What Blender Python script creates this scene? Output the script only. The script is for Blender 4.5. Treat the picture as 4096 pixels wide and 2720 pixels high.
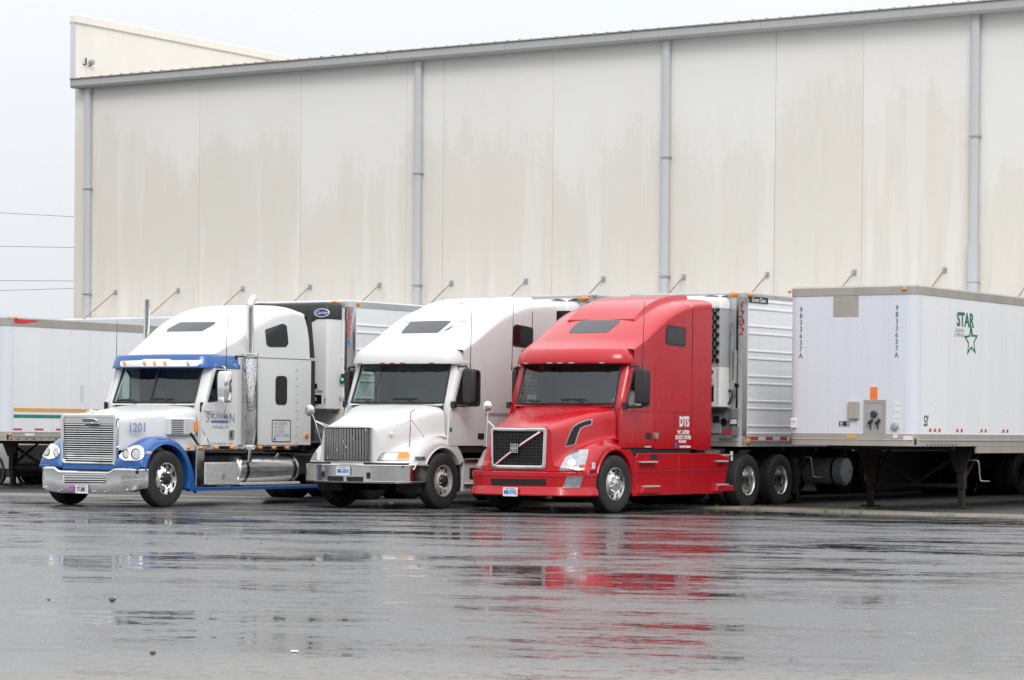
import bpy, bmesh, math, random
import numpy as np
from mathutils import Vector, Matrix
from mathutils.bvhtree import BVHTree
random.seed(7)
for o in list(bpy.data.objects): bpy.data.objects.remove(o)
SC = bpy.context.scene
COL = SC.collection
R = math.radians
# ------------------------------------------------------------------ camera
FPX, CH, ROLL, PITCH, CY, PHI = 2678.49, 1.472, .0094, -.0131, 463.65, .58
cam = bpy.data.objects.new('camera', bpy.data.cameras.new('camera')); COL.objects.link(cam)
_r = Vector((math.cos(PHI), math.sin(PHI), 0))
_f = Vector((-math.sin(PHI)*math.cos(PITCH), math.cos(PHI)*math.cos(PITCH), math.sin(PITCH)))
_u = Vector((math.sin(PHI)*math.sin(PITCH), -math.cos(PHI)*math.sin(PITCH), math.cos(PITCH)))
c_, s_ = math.cos(ROLL), math.sin(ROLL)
_R = c_*_r + s_*_u; _U = -s_*_r + c_*_u
cam.matrix_world = Matrix(((_R.x, _U.x, -_f.x, 0), (_R.y, _U.y, -_f.y, 0), (_R.z, _U.z, -_f.z, CH), (0, 0, 0, 1)))
cam.data.sensor_width = 36; cam.data.lens = 36*FPX/1024
cam.data.shift_y = (CY-340)/1024
cam.data.clip_end = 3000
SC.camera = cam
SC.render.resolution_x, SC.render.resolution_y = 1024, 680
# ------------------------------------------------------------------ sky (overcast) and soft sun
SUN_EL, SUN_AZ = R(42), R(138)       # azimuth clockwise from +Y
W = bpy.data.worlds.new('World'); SC.world = W; W.use_nodes = True
nt = W.node_tree; nd = nt.nodes; lk = nt.links; nd.clear()
out = nd.new('ShaderNodeOutputWorld'); bg = nd.new('ShaderNodeBackground')
sky = nd.new('ShaderNodeTexSky'); sky.sky_type = 'NISHITA'; sky.sun_disc = False
sky.sun_elevation = SUN_EL; sky.sun_rotation = SUN_AZ; sky.dust_density = 4
tc = nd.new('ShaderNodeTexCoord'); sx = nd.new('ShaderNodeSeparateXYZ')
lk.new(tc.outputs['Generated'], sx.inputs[0])
mx = nd.new('ShaderNodeMath'); mx.operation = 'MAXIMUM'; mx.inputs[1].default_value = 0; lk.new(sx.outputs['Z'], mx.inputs[0])
ov = nd.new('ShaderNodeMath'); ov.operation = 'MULTIPLY_ADD'; ov.inputs[1].default_value = 1.35; ov.inputs[2].default_value = .85   # standard overcast sky: horizon 1, zenith about 3
lk.new(mx.outputs[0], ov.inputs[0])
cl = nd.new('ShaderNodeTexNoise'); cl.inputs['Scale'].default_value = 1.6; cl.inputs['Detail'].default_value = 3; lk.new(tc.outputs['Generated'], cl.inputs['Vector'])
cr = nd.new('ShaderNodeMapRange'); cr.inputs['To Min'].default_value = .9; cr.inputs['To Max'].default_value = 1.1; lk.new(cl.outputs[0], cr.inputs[0])
m2 = nd.new('ShaderNodeMath'); m2.operation = 'MULTIPLY'; lk.new(ov.outputs[0], m2.inputs[0]); lk.new(cr.outputs[0], m2.inputs[1])
tint = nd.new('ShaderNodeVectorMath'); tint.operation = 'SCALE'; tint.inputs[0].default_value = (.955, .985, 1.03); lk.new(m2.outputs[0], tint.inputs['Scale'])
ns = nd.new('ShaderNodeVectorMath'); ns.operation = 'SCALE'; ns.inputs['Scale'].default_value = .05; lk.new(sky.outputs[0], ns.inputs[0])
mm = nd.new('ShaderNodeMix'); mm.data_type = 'RGBA'; mm.inputs[0].default_value = .1
lk.new(tint.outputs[0], mm.inputs[6]); lk.new(ns.outputs[0], mm.inputs[7])
lk.new(mm.outputs[2], bg.inputs[0]); bg.inputs[1].default_value = 1.0; lk.new(bg.outputs[0], out.inputs[0])
sl = bpy.data.lights.new('sun', 'SUN'); sl.energy = 1.3; sl.angle = R(22); sl.color = (1, .965, .91)
sun = bpy.data.objects.new('sun', sl); COL.objects.link(sun)
sd = Vector((math.sin(SUN_AZ)*math.cos(SUN_EL), math.cos(SUN_AZ)*math.cos(SUN_EL), math.sin(SUN_EL)))
sun.rotation_euler = sd.to_track_quat('Z', 'Y').to_euler()
vs = SC.view_settings; vs.view_transform = 'Standard'; vs.look = 'None'; vs.exposure = .05; vs.gamma = 1
# ------------------------------------------------------------------ photo pixel -> ray (full-size photo pixels, 4096 wide)
def ray(X, Y):
    a, b = X/4-512, Y/4-CY
    x, y = (c_*a+s_*b)/FPX, (-s_*a+c_*b)/FPX
    return (_f + _r*x - _u*y)
CAMP = Vector((0, 0, CH))
# ------------------------------------------------------------------ materials
MATS = {}
def new_mat(n):
    m = bpy.data.materials.new(n); m.use_nodes = True; MATS[n] = m
    return m, m.node_tree.nodes, m.node_tree.links, m.node_tree.nodes['Principled BSDF']
def noise(nd, lk, scale, detail=4, vec=None, rough=.55):
    t = nd.new('ShaderNodeTexNoise'); t.inputs['Scale'].default_value = scale; t.inputs['Detail'].default_value = detail; t.inputs['Roughness'].default_value = rough
    if vec is not None: lk.new(vec, t.inputs['Vector'])
    return t.outputs['Fac']
def mapr(nd, lk, src, a, b, c=0., d=1., clamp=True):
    t = nd.new('ShaderNodeMapRange'); t.clamp = clamp
    for i, v in zip((1, 2, 3, 4), (a, b, c, d)): t.inputs[i].default_value = v
    lk.new(src, t.inputs[0]); return t.outputs[0]
def mixc(nd, lk, fac, a, b):
    t = nd.new('ShaderNodeMix'); t.data_type = 'RGBA'
    for i, v in ((0, fac), (6, a), (7, b)):
        if hasattr(v, 'is_linked') or hasattr(v, 'links'): lk.new(v, t.inputs[i])
        else: t.inputs[i].default_value = v if i == 0 else (*v[:3], 1)
    return t.outputs[2]
def mathn(nd, lk, op, a, b=None):
    t = nd.new('ShaderNodeMath'); t.operation = op
    for i, v in ((0, a), (1, b)):
        if v is None: continue
        if hasattr(v, 'links'): lk.new(v, t.inputs[i])
        else: t.inputs[i].default_value = v
    return t.outputs[0]
def objvec(nd, lk, scale=(1, 1, 1)):
    t = nd.new('ShaderNodeTexCoord'); mp = nd.new('ShaderNodeMapping'); mp.inputs['Scale'].default_value = scale
    lk.new(t.outputs['Object'], mp.inputs[0]); return mp.outputs[0]
def geovec(nd, lk, scale=(1, 1, 1), loc=(0, 0, 0)):
    t = nd.new('ShaderNodeNewGeometry'); mp = nd.new('ShaderNodeMapping'); mp.inputs['Scale'].default_value = scale; mp.inputs['Location'].default_value = loc
    lk.new(t.outputs['Position'], mp.inputs[0]); return mp.outputs[0]
def bump(nd, lk, bs, h, strength, dist=.01):
    b = nd.new('ShaderNodeBump'); b.inputs['Strength'].default_value = strength; b.inputs['Distance'].default_value = dist
    lk.new(h, b.inputs['Height']); lk.new(b.outputs[0], bs.inputs['Normal'])
def mat(n, c, rough=.5, metal=0., coat=0., grime=0., gcol=(.25, .22, .18), gs=1.5, bmp=0., bs_=60., stretch=(1, 1, .25), rv=.0, spec=.5, em=0.):
    m, nd, lk, b = new_mat(n)
    b.inputs['Base Color'].default_value = (*c, 1); b.inputs['Roughness'].default_value = rough; b.inputs['Metallic'].default_value = metal
    b.inputs['Coat Weight'].default_value = coat; b.inputs['Coat Roughness'].default_value = .06; b.inputs['Specular IOR Level'].default_value = spec
    v = geovec(nd, lk, stretch)
    if grime:
        f = mapr(nd, lk, noise(nd, lk, gs, 6, v, .65), .42, .8, 0, grime)
        lk.new(mixc(nd, lk, f, c, gcol), b.inputs['Base Color'])
    if rv:
        lk.new(mapr(nd, lk, noise(nd, lk, 5, 4, geovec(nd, lk)), .3, .7, rough-rv*.5, rough+rv), b.inputs['Roughness'])
    if bmp: bump(nd, lk, b, noise(nd, lk, bs_, 3, geovec(nd, lk)), bmp, .01)
    if em:
        b.inputs['Emission Color'].default_value = (*c, 1); b.inputs['Emission Strength'].default_value = em
    return m
mat('white_paint', (.675, .675, .668), .34, 0, .25, .10, (.45, .42, .37), 1.2, rv=.1)
mat('white_paint_dirty', (.65, .648, .64), .42, 0, .15, .18, (.42, .38, .32), 1.2, rv=.15)
mat('blue_paint', (.012, .095, .33), .3, .1, .5, .06, (.12, .14, .2), 2, rv=.1)
mat('red_paint', (.46, .004, .011), .24, 0, .35, .05, (.36, .02, .02), 1.3, rv=.05, spec=.42)
mat('bright_trim', (.70, .71, .72), .3, .35, 0, .1)
mat('chrome', (.80, .80, .79), .06, 1, 0, .05, (.5, .48, .44), 1.2, rv=.05)
mat('chrome_dull', (.66, .65, .63), .2, 1, 0, .15, (.42, .40, .36), 1.2, rv=.1)
mat('polished_steel', (.60, .59, .575), .16, 1, 0, .25, (.36, .34, .31), 1.6, rv=.08, stretch=(2.5, 2.5, .3))
mat('rim_steel', (.62, .60, .57), .38, .6, 0, .25, (.4, .37, .33), 3, rv=.1)
mat('alloy', (.68, .68, .67), .2, 1, 0, .2, (.4, .37, .33), 3, rv=.1)
mat('aluminium', (.60, .61, .62), .38, .85, 0, .25, (.45, .45, .45), 1.5, rv=.1)
mat('aluminium_rail', (.48, .47, .45), .45, .6, 0, .45, (.27, .25, .22), 2, rv=.1)
mat('rail_grey', (.40, .375, .34), .55, .2, 0, .5, (.24, .215, .18), 2.2, stretch=(1, 1, .6))
mat('silver_side', (.79, .80, .81), .4, .05, 0, .2, (.50, .50, .50), 1.3, rv=.1)
mat('trailer_white', (.80, .81, .825), .42, 0, .15, .17, (.52, .51, .50), 1.1, stretch=(1.6, 1.6, .16), rv=.1)
mat('trailer_white_shaded', (.66, .69, .75), .4, 0, .2, .2, (.50, .51, .54), 1.3, stretch=(2.2, 2.2, .14), rv=.1)  # cooler, darker copy of the trailer white: the front's shade is in the colour
mat('reefer_white', (.76, .76, .75), .4, 0, .3, .2, (.45, .42, .36), 1.8)
mat('reefer_grey', (.36, .37, .38), .5, 0, 0, .2)
mat('rubber', (.016, .016, .017), .75, 0, 0, .6, (.05, .048, .045), 5, bmp=.15, bs_=90)
mat('black_plastic', (.018, .018, .019), .5, 0, 0, .3, (.05, .05, .05), 3, bmp=.08, bs_=200)
mat('black_gloss', (.010, .010, .011), .12, 0, .6)
mat('seam_black', (.012, .012, .012), .8)
mat('chassis_black', (.014, .014, .015), .7, 0, 0, .6, (.04, .034, .028), 4)
mat('rusty_steel', (.009, .007, .006), .8, 0, 0, .7, (.045, .021, .011), 5)
mat('rust_rod', (.33, .27, .22), .8, 0, 0, .9, (.20, .10, .06), 2)
mat('galvanised', (.42, .43, .44), .45, .6, 0, .3, (.3, .3, .3), 4)
mat('amber', (.80, .24, .015), .25, 0, .5)
mat('red_lens', (.42, .02, .02), .3, 0, .4)
mat('tape_red', (.60, .035, .045), .5)
mat('tape_white', (.75, .74, .72), .5)
mat('sticker_orange', (.85, .19, .03), .6)
mat('sticker_yellow', (.68, .42, .03), .6)
mat('green_print', (.012, .14, .085), .5)
mat('orange_stripe', (.72, .36, .09), .5, 0, 0, .25, (.7, .5, .3), 2)
mat('green_stripe', (.02, .21, .16), .5, 0, 0, .25, (.2, .35, .3), 2)
mat('dark_green_print', (.05, .075, .06), .5)
mat('black_print', (.03, .03, .033), .5)
mat('grey_print', (.27, .29, .33), .5)
mat('blue_grey_print', (.26, .30, .40), .5)
mat('blue_print', (.03, .16, .5), .5)
mat('red_print', (.66, .03, .03), .5)
mat('maroon_print', (.25, .02, .03), .5)
mat('white_print', (.8, .8, .8), .5)
mat('plate_white', (.70, .72, .74), .45)
mat('purple', (.42, .09, .42), .5)
mat('oval_blue', (.03, .045, .22), .3, 0, .4)
mat('green_lamp', (.02, .8, .12), .4, em=1.2)
mat('skylight', (.05, .054, .06), .3, 0, 0, spec=.35)
mat('sleeper_glass', (.007, .007, .008), .06, 0, .5)
mat('lens_clear', (.40, .41, .42), .14, .55, .7, .6, (.12, .12, .125), 11, stretch=(1, 1, 1))
mat('reflector', (.8, .8, .8), .12, .9)
mat('interior_dark', (.025, .025, .027), .8)
mat('interior_grey', (.11, .115, .12), .8)
mat('seat_grey', (.16, .16, .165), .9)
mat('paper', (.75, .74, .70), .7)
mat('skin', (.48, .27, .19), .55)
mat('shirt_blue', (.34, .42, .45), .85)
mat('shirt_white', (.66, .66, .63), .85)
mat('hair_dark', (.03, .022, .017), .8)
mat('trousers', (.05, .055, .08), .9)
mat('shade_liner', (.02, .02, .02), .9)
mat('tread_plate', (.56, .56, .55), .3, .9, 0, .3, (.3, .29, .27), 4)
mat('step_grey', (.5, .5, .49), .5, .3)
mat('silver_car', (.36, .35, .33), .35, .5, .5, .15)
mat('navy_car', (.008, .010, .022), .3, .2, .6)
mat('car_cladding', (.03, .028, .026), .6)
mat('wire_black', (.22, .22, .23), .7)
mat('pole_wood', (.12, .085, .06), .9)
mat('litter_white', (.75, .75, .74), .7)
mat('leaf_brown', (.20, .11, .045), .8)
mat('stone', (.12, .115, .105), .9)
mat('gutter_grey', (.40, .40, .395), .5, .1, 0, .25, (.3, .3, .29), 1.5)
mat('downspout', (.50, .505, .515), .45, .1, 0, .25, (.36, .36, .36), 1.5)
mat('parapet_cream', (.83, .80, .735), .7, 0, 0, .25, (.62, .52, .40), 1.2, stretch=(1, 1, .3))
mat('roof_edge', (.36, .33, .29), .8, 0, 0, .6, (.2, .17, .14), 6)
mat('canopy_white', (.62, .65, .70), .5, 0, 0, .3, (.4, .4, .42), 1)
def glassmat(n, tint, base=.04):
    m, nd, lk, b = new_mat(n); nd.remove(b)
    o = nd['Material Output']; tr = nd.new('ShaderNodeBsdfTransparent'); tr.inputs[0].default_value = (*tint, 1)
    gl = nd.new('ShaderNodeBsdfGlossy'); gl.inputs['Roughness'].default_value = .03; gl.inputs[0].default_value = (.95, 1, 1, 1)
    fr = nd.new('ShaderNodeLayerWeight'); fr.inputs[0].default_value = .5
    pw = nd.new('ShaderNodeMath'); pw.operation = 'POWER'; pw.inputs[1].default_value = 4.5; lk.new(fr.outputs['Facing'], pw.inputs[0])
    ad = nd.new('ShaderNodeMath'); ad.operation = 'MULTIPLY_ADD'; ad.inputs[1].default_value = .9; ad.inputs[2].default_value = base; ad.use_clamp = True; lk.new(pw.outputs[0], ad.inputs[0])
    mxs = nd.new('ShaderNodeMixShader'); lk.new(ad.outputs[0], mxs.inputs[0]); lk.new(tr.outputs[0], mxs.inputs[1]); lk.new(gl.outputs[0], mxs.inputs[2]); lk.new(mxs.outputs[0], o.inputs[0])
glassmat('glass_windshield', (.64, .80, .77), .06); glassmat('glass_side', (.72, .76, .75), .02); glassmat('lamp_glass', (.93, .94, .94), .05)
# ------------------------------------------------------------------ mesh building
def itp(xs, ys, x):
    xs = list(xs); n = len(xs)
    if x <= xs[0]: return ys[0]
    if x >= xs[-1]: return ys[-1]
    i = max(k for k in range(n-1) if xs[k] <= x)
    h = xs[i+1]-xs[i]; d = (ys[i+1]-ys[i])/h
    def sl(k):
        if k == 0 or k == n-1: return None
        a = (ys[k]-ys[k-1])/(xs[k]-xs[k-1]); b = (ys[k+1]-ys[k])/(xs[k+1]-xs[k])
        return 0. if a*b <= 0 else 2*a*b/(a+b)
    m0 = sl(i); m1 = sl(i+1)
    if m0 is None: m0 = d
    if m1 is None: m1 = d
    t = (x-xs[i])/h
    return (2*t**3-3*t*t+1)*ys[i]+(t**3-2*t*t+t)*h*m0+(-2*t**3+3*t*t)*ys[i+1]+(t**3-t*t)*h*m1
def smooth_path(pts, n=6, closed=False):
    P = [np.array(p, float) for p in pts]; N = len(P); out = []
    for i in range(N if closed else N-1):
        a, b, c, d = (P[(i+k) % N] if closed else P[min(max(i+k, 0), N-1)] for k in (-1, 0, 1, 2))
        for j in range(n):
            t = j/n
            out.append(tuple(.5*((2*b)+(-a+c)*t+(2*a-5*b+4*c-d)*t*t+(-a+3*b-3*c+d)*t**3)))
    if not closed: out.append(tuple(P[-1]))
    return out
def rrect(x0, x1, y0, y1, r, n=5):
    o = []
    for cx, cy, a in ((x1-r, y1-r, 0), (x0+r, y1-r, 90), (x0+r, y0+r, 180), (x1-r, y0+r, 270)):
        for k in range(n+1):
            t = R(a+90*k/n); o.append((cx+r*math.cos(t), cy+r*math.sin(t)))
    return o
def rpoly(pts, r, n=4):
    o = []; N = len(pts)
    for i in range(N):
        p = Vector(pts[i]); a = Vector(pts[i-1])-p; b = Vector(pts[(i+1) % N])-p
        k = min(r, a.length*.45, b.length*.45); s = p+a.normalized()*k; e = p+b.normalized()*k
        for j in range(n+1):
            t = j/n; o.append(tuple((1-t)**2*s+2*t*(1-t)*p+t*t*e))
    return o
def dense(pts, step=.06):
    o = []; N = len(pts)
    for i in range(N):
        a, b = pts[i], pts[(i+1) % N]; n = max(1, int(math.dist(a, b)/step))
        o += [(a[0]+(b[0]-a[0])*k/n, a[1]+(b[1]-a[1])*k/n) for k in range(n)]
    return o
class MB:
    def __init__(s): s.v = []; s.f = []
    def add(s, V, F):
        k = len(s.v); s.v += [tuple(p) for p in V]; s.f += [tuple(i+k for i in f) for f in F]; return s
    def box(s, x0, x1, y0, y1, z0, z1):
        return s.add([(x, y, z) for z in (z0, z1) for y in (y0, y1) for x in (x0, x1)], [(0, 2, 3, 1), (4, 5, 7, 6), (0, 1, 5, 4), (2, 6, 7, 3), (0, 4, 6, 2), (1, 3, 7, 5)])
    def prism(s, poly, ax, a, b):
        n = len(poly)
        def p(q, t): return (t, q[0], q[1]) if ax == 'x' else (q[0], t, q[1]) if ax == 'y' else (q[0], q[1], t)
        V = [p(q, a) for q in poly]+[p(q, b) for q in poly]
        return s.add(V, [tuple(range(n))[::-1], tuple(range(n, 2*n))]+[(i, (i+1) % n, (i+1) % n+n, i+n) for i in range(n)])
    def holed(s, outer, holes, ax, a, b):
        bm = bmesh.new(); E = []
        for L in [outer]+holes:
            vs_ = [bm.verts.new((q[0], q[1], 0)) for q in L]; E += [bm.edges.new((vs_[i], vs_[(i+1) % len(vs_)])) for i in range(len(vs_))]
        bmesh.ops.triangle_fill(bm, use_beauty=True, use_dissolve=False, edges=E)
        bm.verts.index_update()
        V = [(v.co.x, v.co.y) for v in bm.verts]; F = [tuple(v.index for v in f.verts) for f in bm.faces]; n = len(V)
        B = [tuple(v.index for v in e.verts) for e in bm.edges if len(e.link_faces) == 1]; bm.free()
        def p(q, t): return (t, q[0], q[1]) if ax == 'x' else (q[0], t, q[1]) if ax == 'y' else (q[0], q[1], t)
        return s.add([p(q, a) for q in V]+[p(q, b) for q in V], [f[::-1] for f in F]+[tuple(i+n for i in f) for f in F]+[(i, j, j+n, i+n) for i, j in B])
    def tube(s, pts, r, n=8, cap=True):
        P = [Vector(p) for p in pts]; N = len(P); rr = r if isinstance(r, (list, tuple)) else [r]*N
        V = []; F = []; ref = None
        for i in range(N):
            t = (P[min(i+1, N-1)]-P[max(i-1, 0)]).normalized()
            if ref is None: ref = Vector((0, 0, 1)) if abs(t.z) < .9 else Vector((1, 0, 0))
            a = (ref-t*ref.dot(t)).normalized(); b = t.cross(a); ref = a
            V += [tuple(P[i]+rr[i]*(a*math.cos(2*math.pi*k/n)+b*math.sin(2*math.pi*k/n))) for k in range(n)]
        for i in range(N-1):
            F += [(i*n+k, i*n+(k+1) % n, (i+1)*n+(k+1) % n, (i+1)*n+k) for k in range(n)]
        if cap: F += [tuple(range(n))[::-1], tuple(range((N-1)*n, N*n))]
        return s.add(V, F)
    def lathe(s, prof, c, ax, n=32, skip=None):
        V = []; F = []; m = len(prof)
        for k in range(n):
            a = 2*math.pi*k/n; ca, sa = math.cos(a), math.sin(a)
            for r, h in prof:
                V.append((c[0]+h, c[1]+r*ca, c[2]+r*sa) if ax == 'x' else (c[0]+r*ca, c[1]+h, c[2]+r*sa) if ax == 'y' else (c[0]+r*ca, c[1]+r*sa, c[2]+h))
        for k in range(n):
            for j in range(m-1):
                if skip and skip(k, j): continue
                F.append((k*m+j, k*m+j+1, ((k+1) % n)*m+j+1, ((k+1) % n)*m+j))
        return s.add(V, F)
    def grid(s, G, closed=False, flip=False):
        m = len(G); n = len(G[0]); V = [p for row in G for p in row]; F = []
        for i in range(m-1 if not closed else m):
            for j in range(n-1):
                q = (i*n+j, i*n+j+1, ((i+1) % m)*n+j+1, ((i+1) % m)*n+j); F.append(q[::-1] if flip else q)
        return s.add(V, F)
    def mesh(s, name, m, smooth=35, bev=0., weld=True, seg=1):
        bm = bmesh.new(); vv = [bm.verts.new(p) for p in s.v]
        for f in s.f:
            try: bm.faces.new([vv[i] for i in f])
            except ValueError: pass
        if weld: bmesh.ops.remove_doubles(bm, verts=bm.verts, dist=1e-5)
        bmesh.ops.recalc_face_normals(bm, faces=bm.faces)
        if bev: bmesh.ops.bevel(bm, geom=[e for e in bm.edges if len(e.link_faces) == 2 and e.calc_face_angle(0) > .5], offset=bev, segments=seg, affect='EDGES', clamp_overlap=True)
        me = bpy.data.meshes.new(name); bm.to_mesh(me); bm.free(); me.materials.append(MATS[m])
        if smooth:
            me.polygons.foreach_set('use_smooth', [True]*len(me.polygons)); me.set_sharp_from_angle(angle=R(smooth))
        return me
    def build(s, name, m, parent=None, smooth=35, bev=0., weld=True, loc=None, seg=1):
        return link(name, s.mesh(name, m, smooth, bev, weld, seg), parent, loc)
def link(name, me, parent=None, loc=None, rot=None):
    o = bpy.data.objects.new(name, me); COL.objects.link(o)
    if parent: o.parent = parent
    if loc: o.location = loc
    if rot: o.rotation_euler = rot
    return o
def tag(o, label, cat, group=None):
    o['label'] = label; o['category'] = cat
    if group: o['group'] = group
    return o
def thing(name, label, cat, loc=(0, 0, 0), rz=0, group=None):
    o = bpy.data.objects.new(name, None); COL.objects.link(o); o.location = loc; o.rotation_euler = (0, 0, rz)
    return tag(o, label, cat, group)
def struct(o): o['kind'] = 'structure'; return o
def sweep(path, prof):
    """plan path [(x,y)] with its outward normal, profile [(out, z)] -> grid"""
    G = []; N = len(path)
    for i in range(N):
        a = Vector(path[max(i-1, 0)]); b = Vector(path[min(i+1, N-1)]); t = (b-a).normalized(); nrm = Vector((t.y, -t.x))
        G.append([(path[i][0]+nrm.x*o, path[i][1]+nrm.y*o, z) for o, z in prof])
    return G
def mirror_path(half):
    """half path from v=0 outward (v>=0) -> full path from -v to +v"""
    return [(-x, y) for x, y in half[::-1] if x > 1e-6]+list(half)
def text(s, size, m, parent, loc, face='x', sx=1., name='lettering', ext=.0015, shear=0., bold=0., align='CENTER', sp=1.):
    cu = bpy.data.curves.new('t', 'FONT'); cu.body = s; cu.size = size; cu.align_x = align; cu.align_y = 'CENTER'; cu.extrude = ext; cu.offset = bold; cu.shear = shear; cu.space_character = sp; cu.resolution_u = 3
    o = bpy.data.objects.new('t', cu); COL.objects.link(o)
    me = bpy.data.meshes.new_from_object(o.evaluated_get(bpy.context.evaluated_depsgraph_get())); bpy.data.objects.remove(o); bpy.data.curves.remove(cu)
    me.name = name; me.materials.clear(); me.materials.append(MATS[m])
    q = link(name, me, parent, loc, (R(90), 0, R(90)) if face == 'x' else (R(90), 0, 0)); q.scale = (sx, 1, 1)
    return q
def vtext(s, size, m, parent, loc, face, dz, sx=1., name='lettering', shear=0., bold=0.):
    for i, ch in enumerate(s): text(ch, size, m, parent, (loc[0], loc[1], loc[2]-i*dz), face, sx, name, .0015, shear, bold)
BV = {}
def bvh(objs):
    V = []; F = []
    for o in objs:
        k = len(V); M = Matrix.Identity(4); q = o
        while q: M = q.matrix_basis @ M; q = q.parent
        V += [M @ v.co for v in o.data.vertices]; F += [tuple(i+k for i in p.vertices) for p in o.data.polygons]
    return BVHTree.FromPolygons(V, F)
def decal(name, tree, pts, m, parent, origin, off=.012, cuts=3, thick=.014, hold=None):
    """thin panel lying on a built body: outline given in photo pixels, dropped onto the body's own surface"""
    bm = bmesh.new(); vv = [bm.verts.new((p[0], p[1], 0)) for p in pts]
    bm.faces.new(vv); bmesh.ops.triangulate(bm, faces=bm.faces)
    if cuts: bmesh.ops.subdivide_edges(bm, edges=bm.edges, cuts=cuts, use_grid_fill=True)
    bm.verts.ensure_lookup_table(); pos = []; nor = []
    last = None
    for v in bm.verts:
        d = ray(v.co.x, v.co.y).normalized(); h = tree.ray_cast(CAMP, d)
        if h[0] is None: pos.append(None); nor.append(None); continue
        n = h[1] if h[1].dot(d) < 0 else -h[1]; pos.append(h[0]); nor.append(n)
    good = [i for i, p in enumerate(pos) if p is not None]
    if not good: bm.free(); print('decal misses', name); return None
    for i, p in enumerate(pos):
        if p is None:
            j = min(good, key=lambda g: (bm.verts[g].co-bm.verts[i].co).length); pos[i] = pos[j]; nor[i] = nor[j]
    avg = sum((nor[i] for i in good), Vector()).normalized(); O = Vector(origin)
    B = [tuple(v.index for v in e.verts) for e in bm.edges if len(e.link_faces) == 1]
    bm.verts.index_update(); F = [tuple(v.index for v in f.verts) for f in bm.faces]; B = [(e.verts[0].index, e.verts[1].index) for e in bm.edges if len(e.link_faces) == 1]
    n = len(pos); bm.free()
    V = [p+(q*.5+avg*.5).normalized()*off-O for p, q in zip(pos, nor)]+[p+(q*.5+avg*.5).normalized()*(off-thick)-O for p, q in zip(pos, nor)]
    mb = MB(); mb.add(V, F+[(i, j, j+n, i+n) for i, j in B])
    return mb.build(name, m, parent, 40, weld=False)
CR = {1: (100, 1150, 1.7233), 2: (700, 1150, 1.7225), 3: (1180, 1150, 1.7233), 4: (1860, 1150, 1.65), 5: (2400, 1150, 1.65), 'b': (200, 1640, 3.92), 'a': (440, 1350, 3.484), 'g': (1900, 1550, 3.0154), 'h': (1200, 1550, 3.074)}
def px(c, *pts):
    a, b, s = CR[c]; return [(a+x/s, b+y/s) for x, y in pts]
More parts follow.
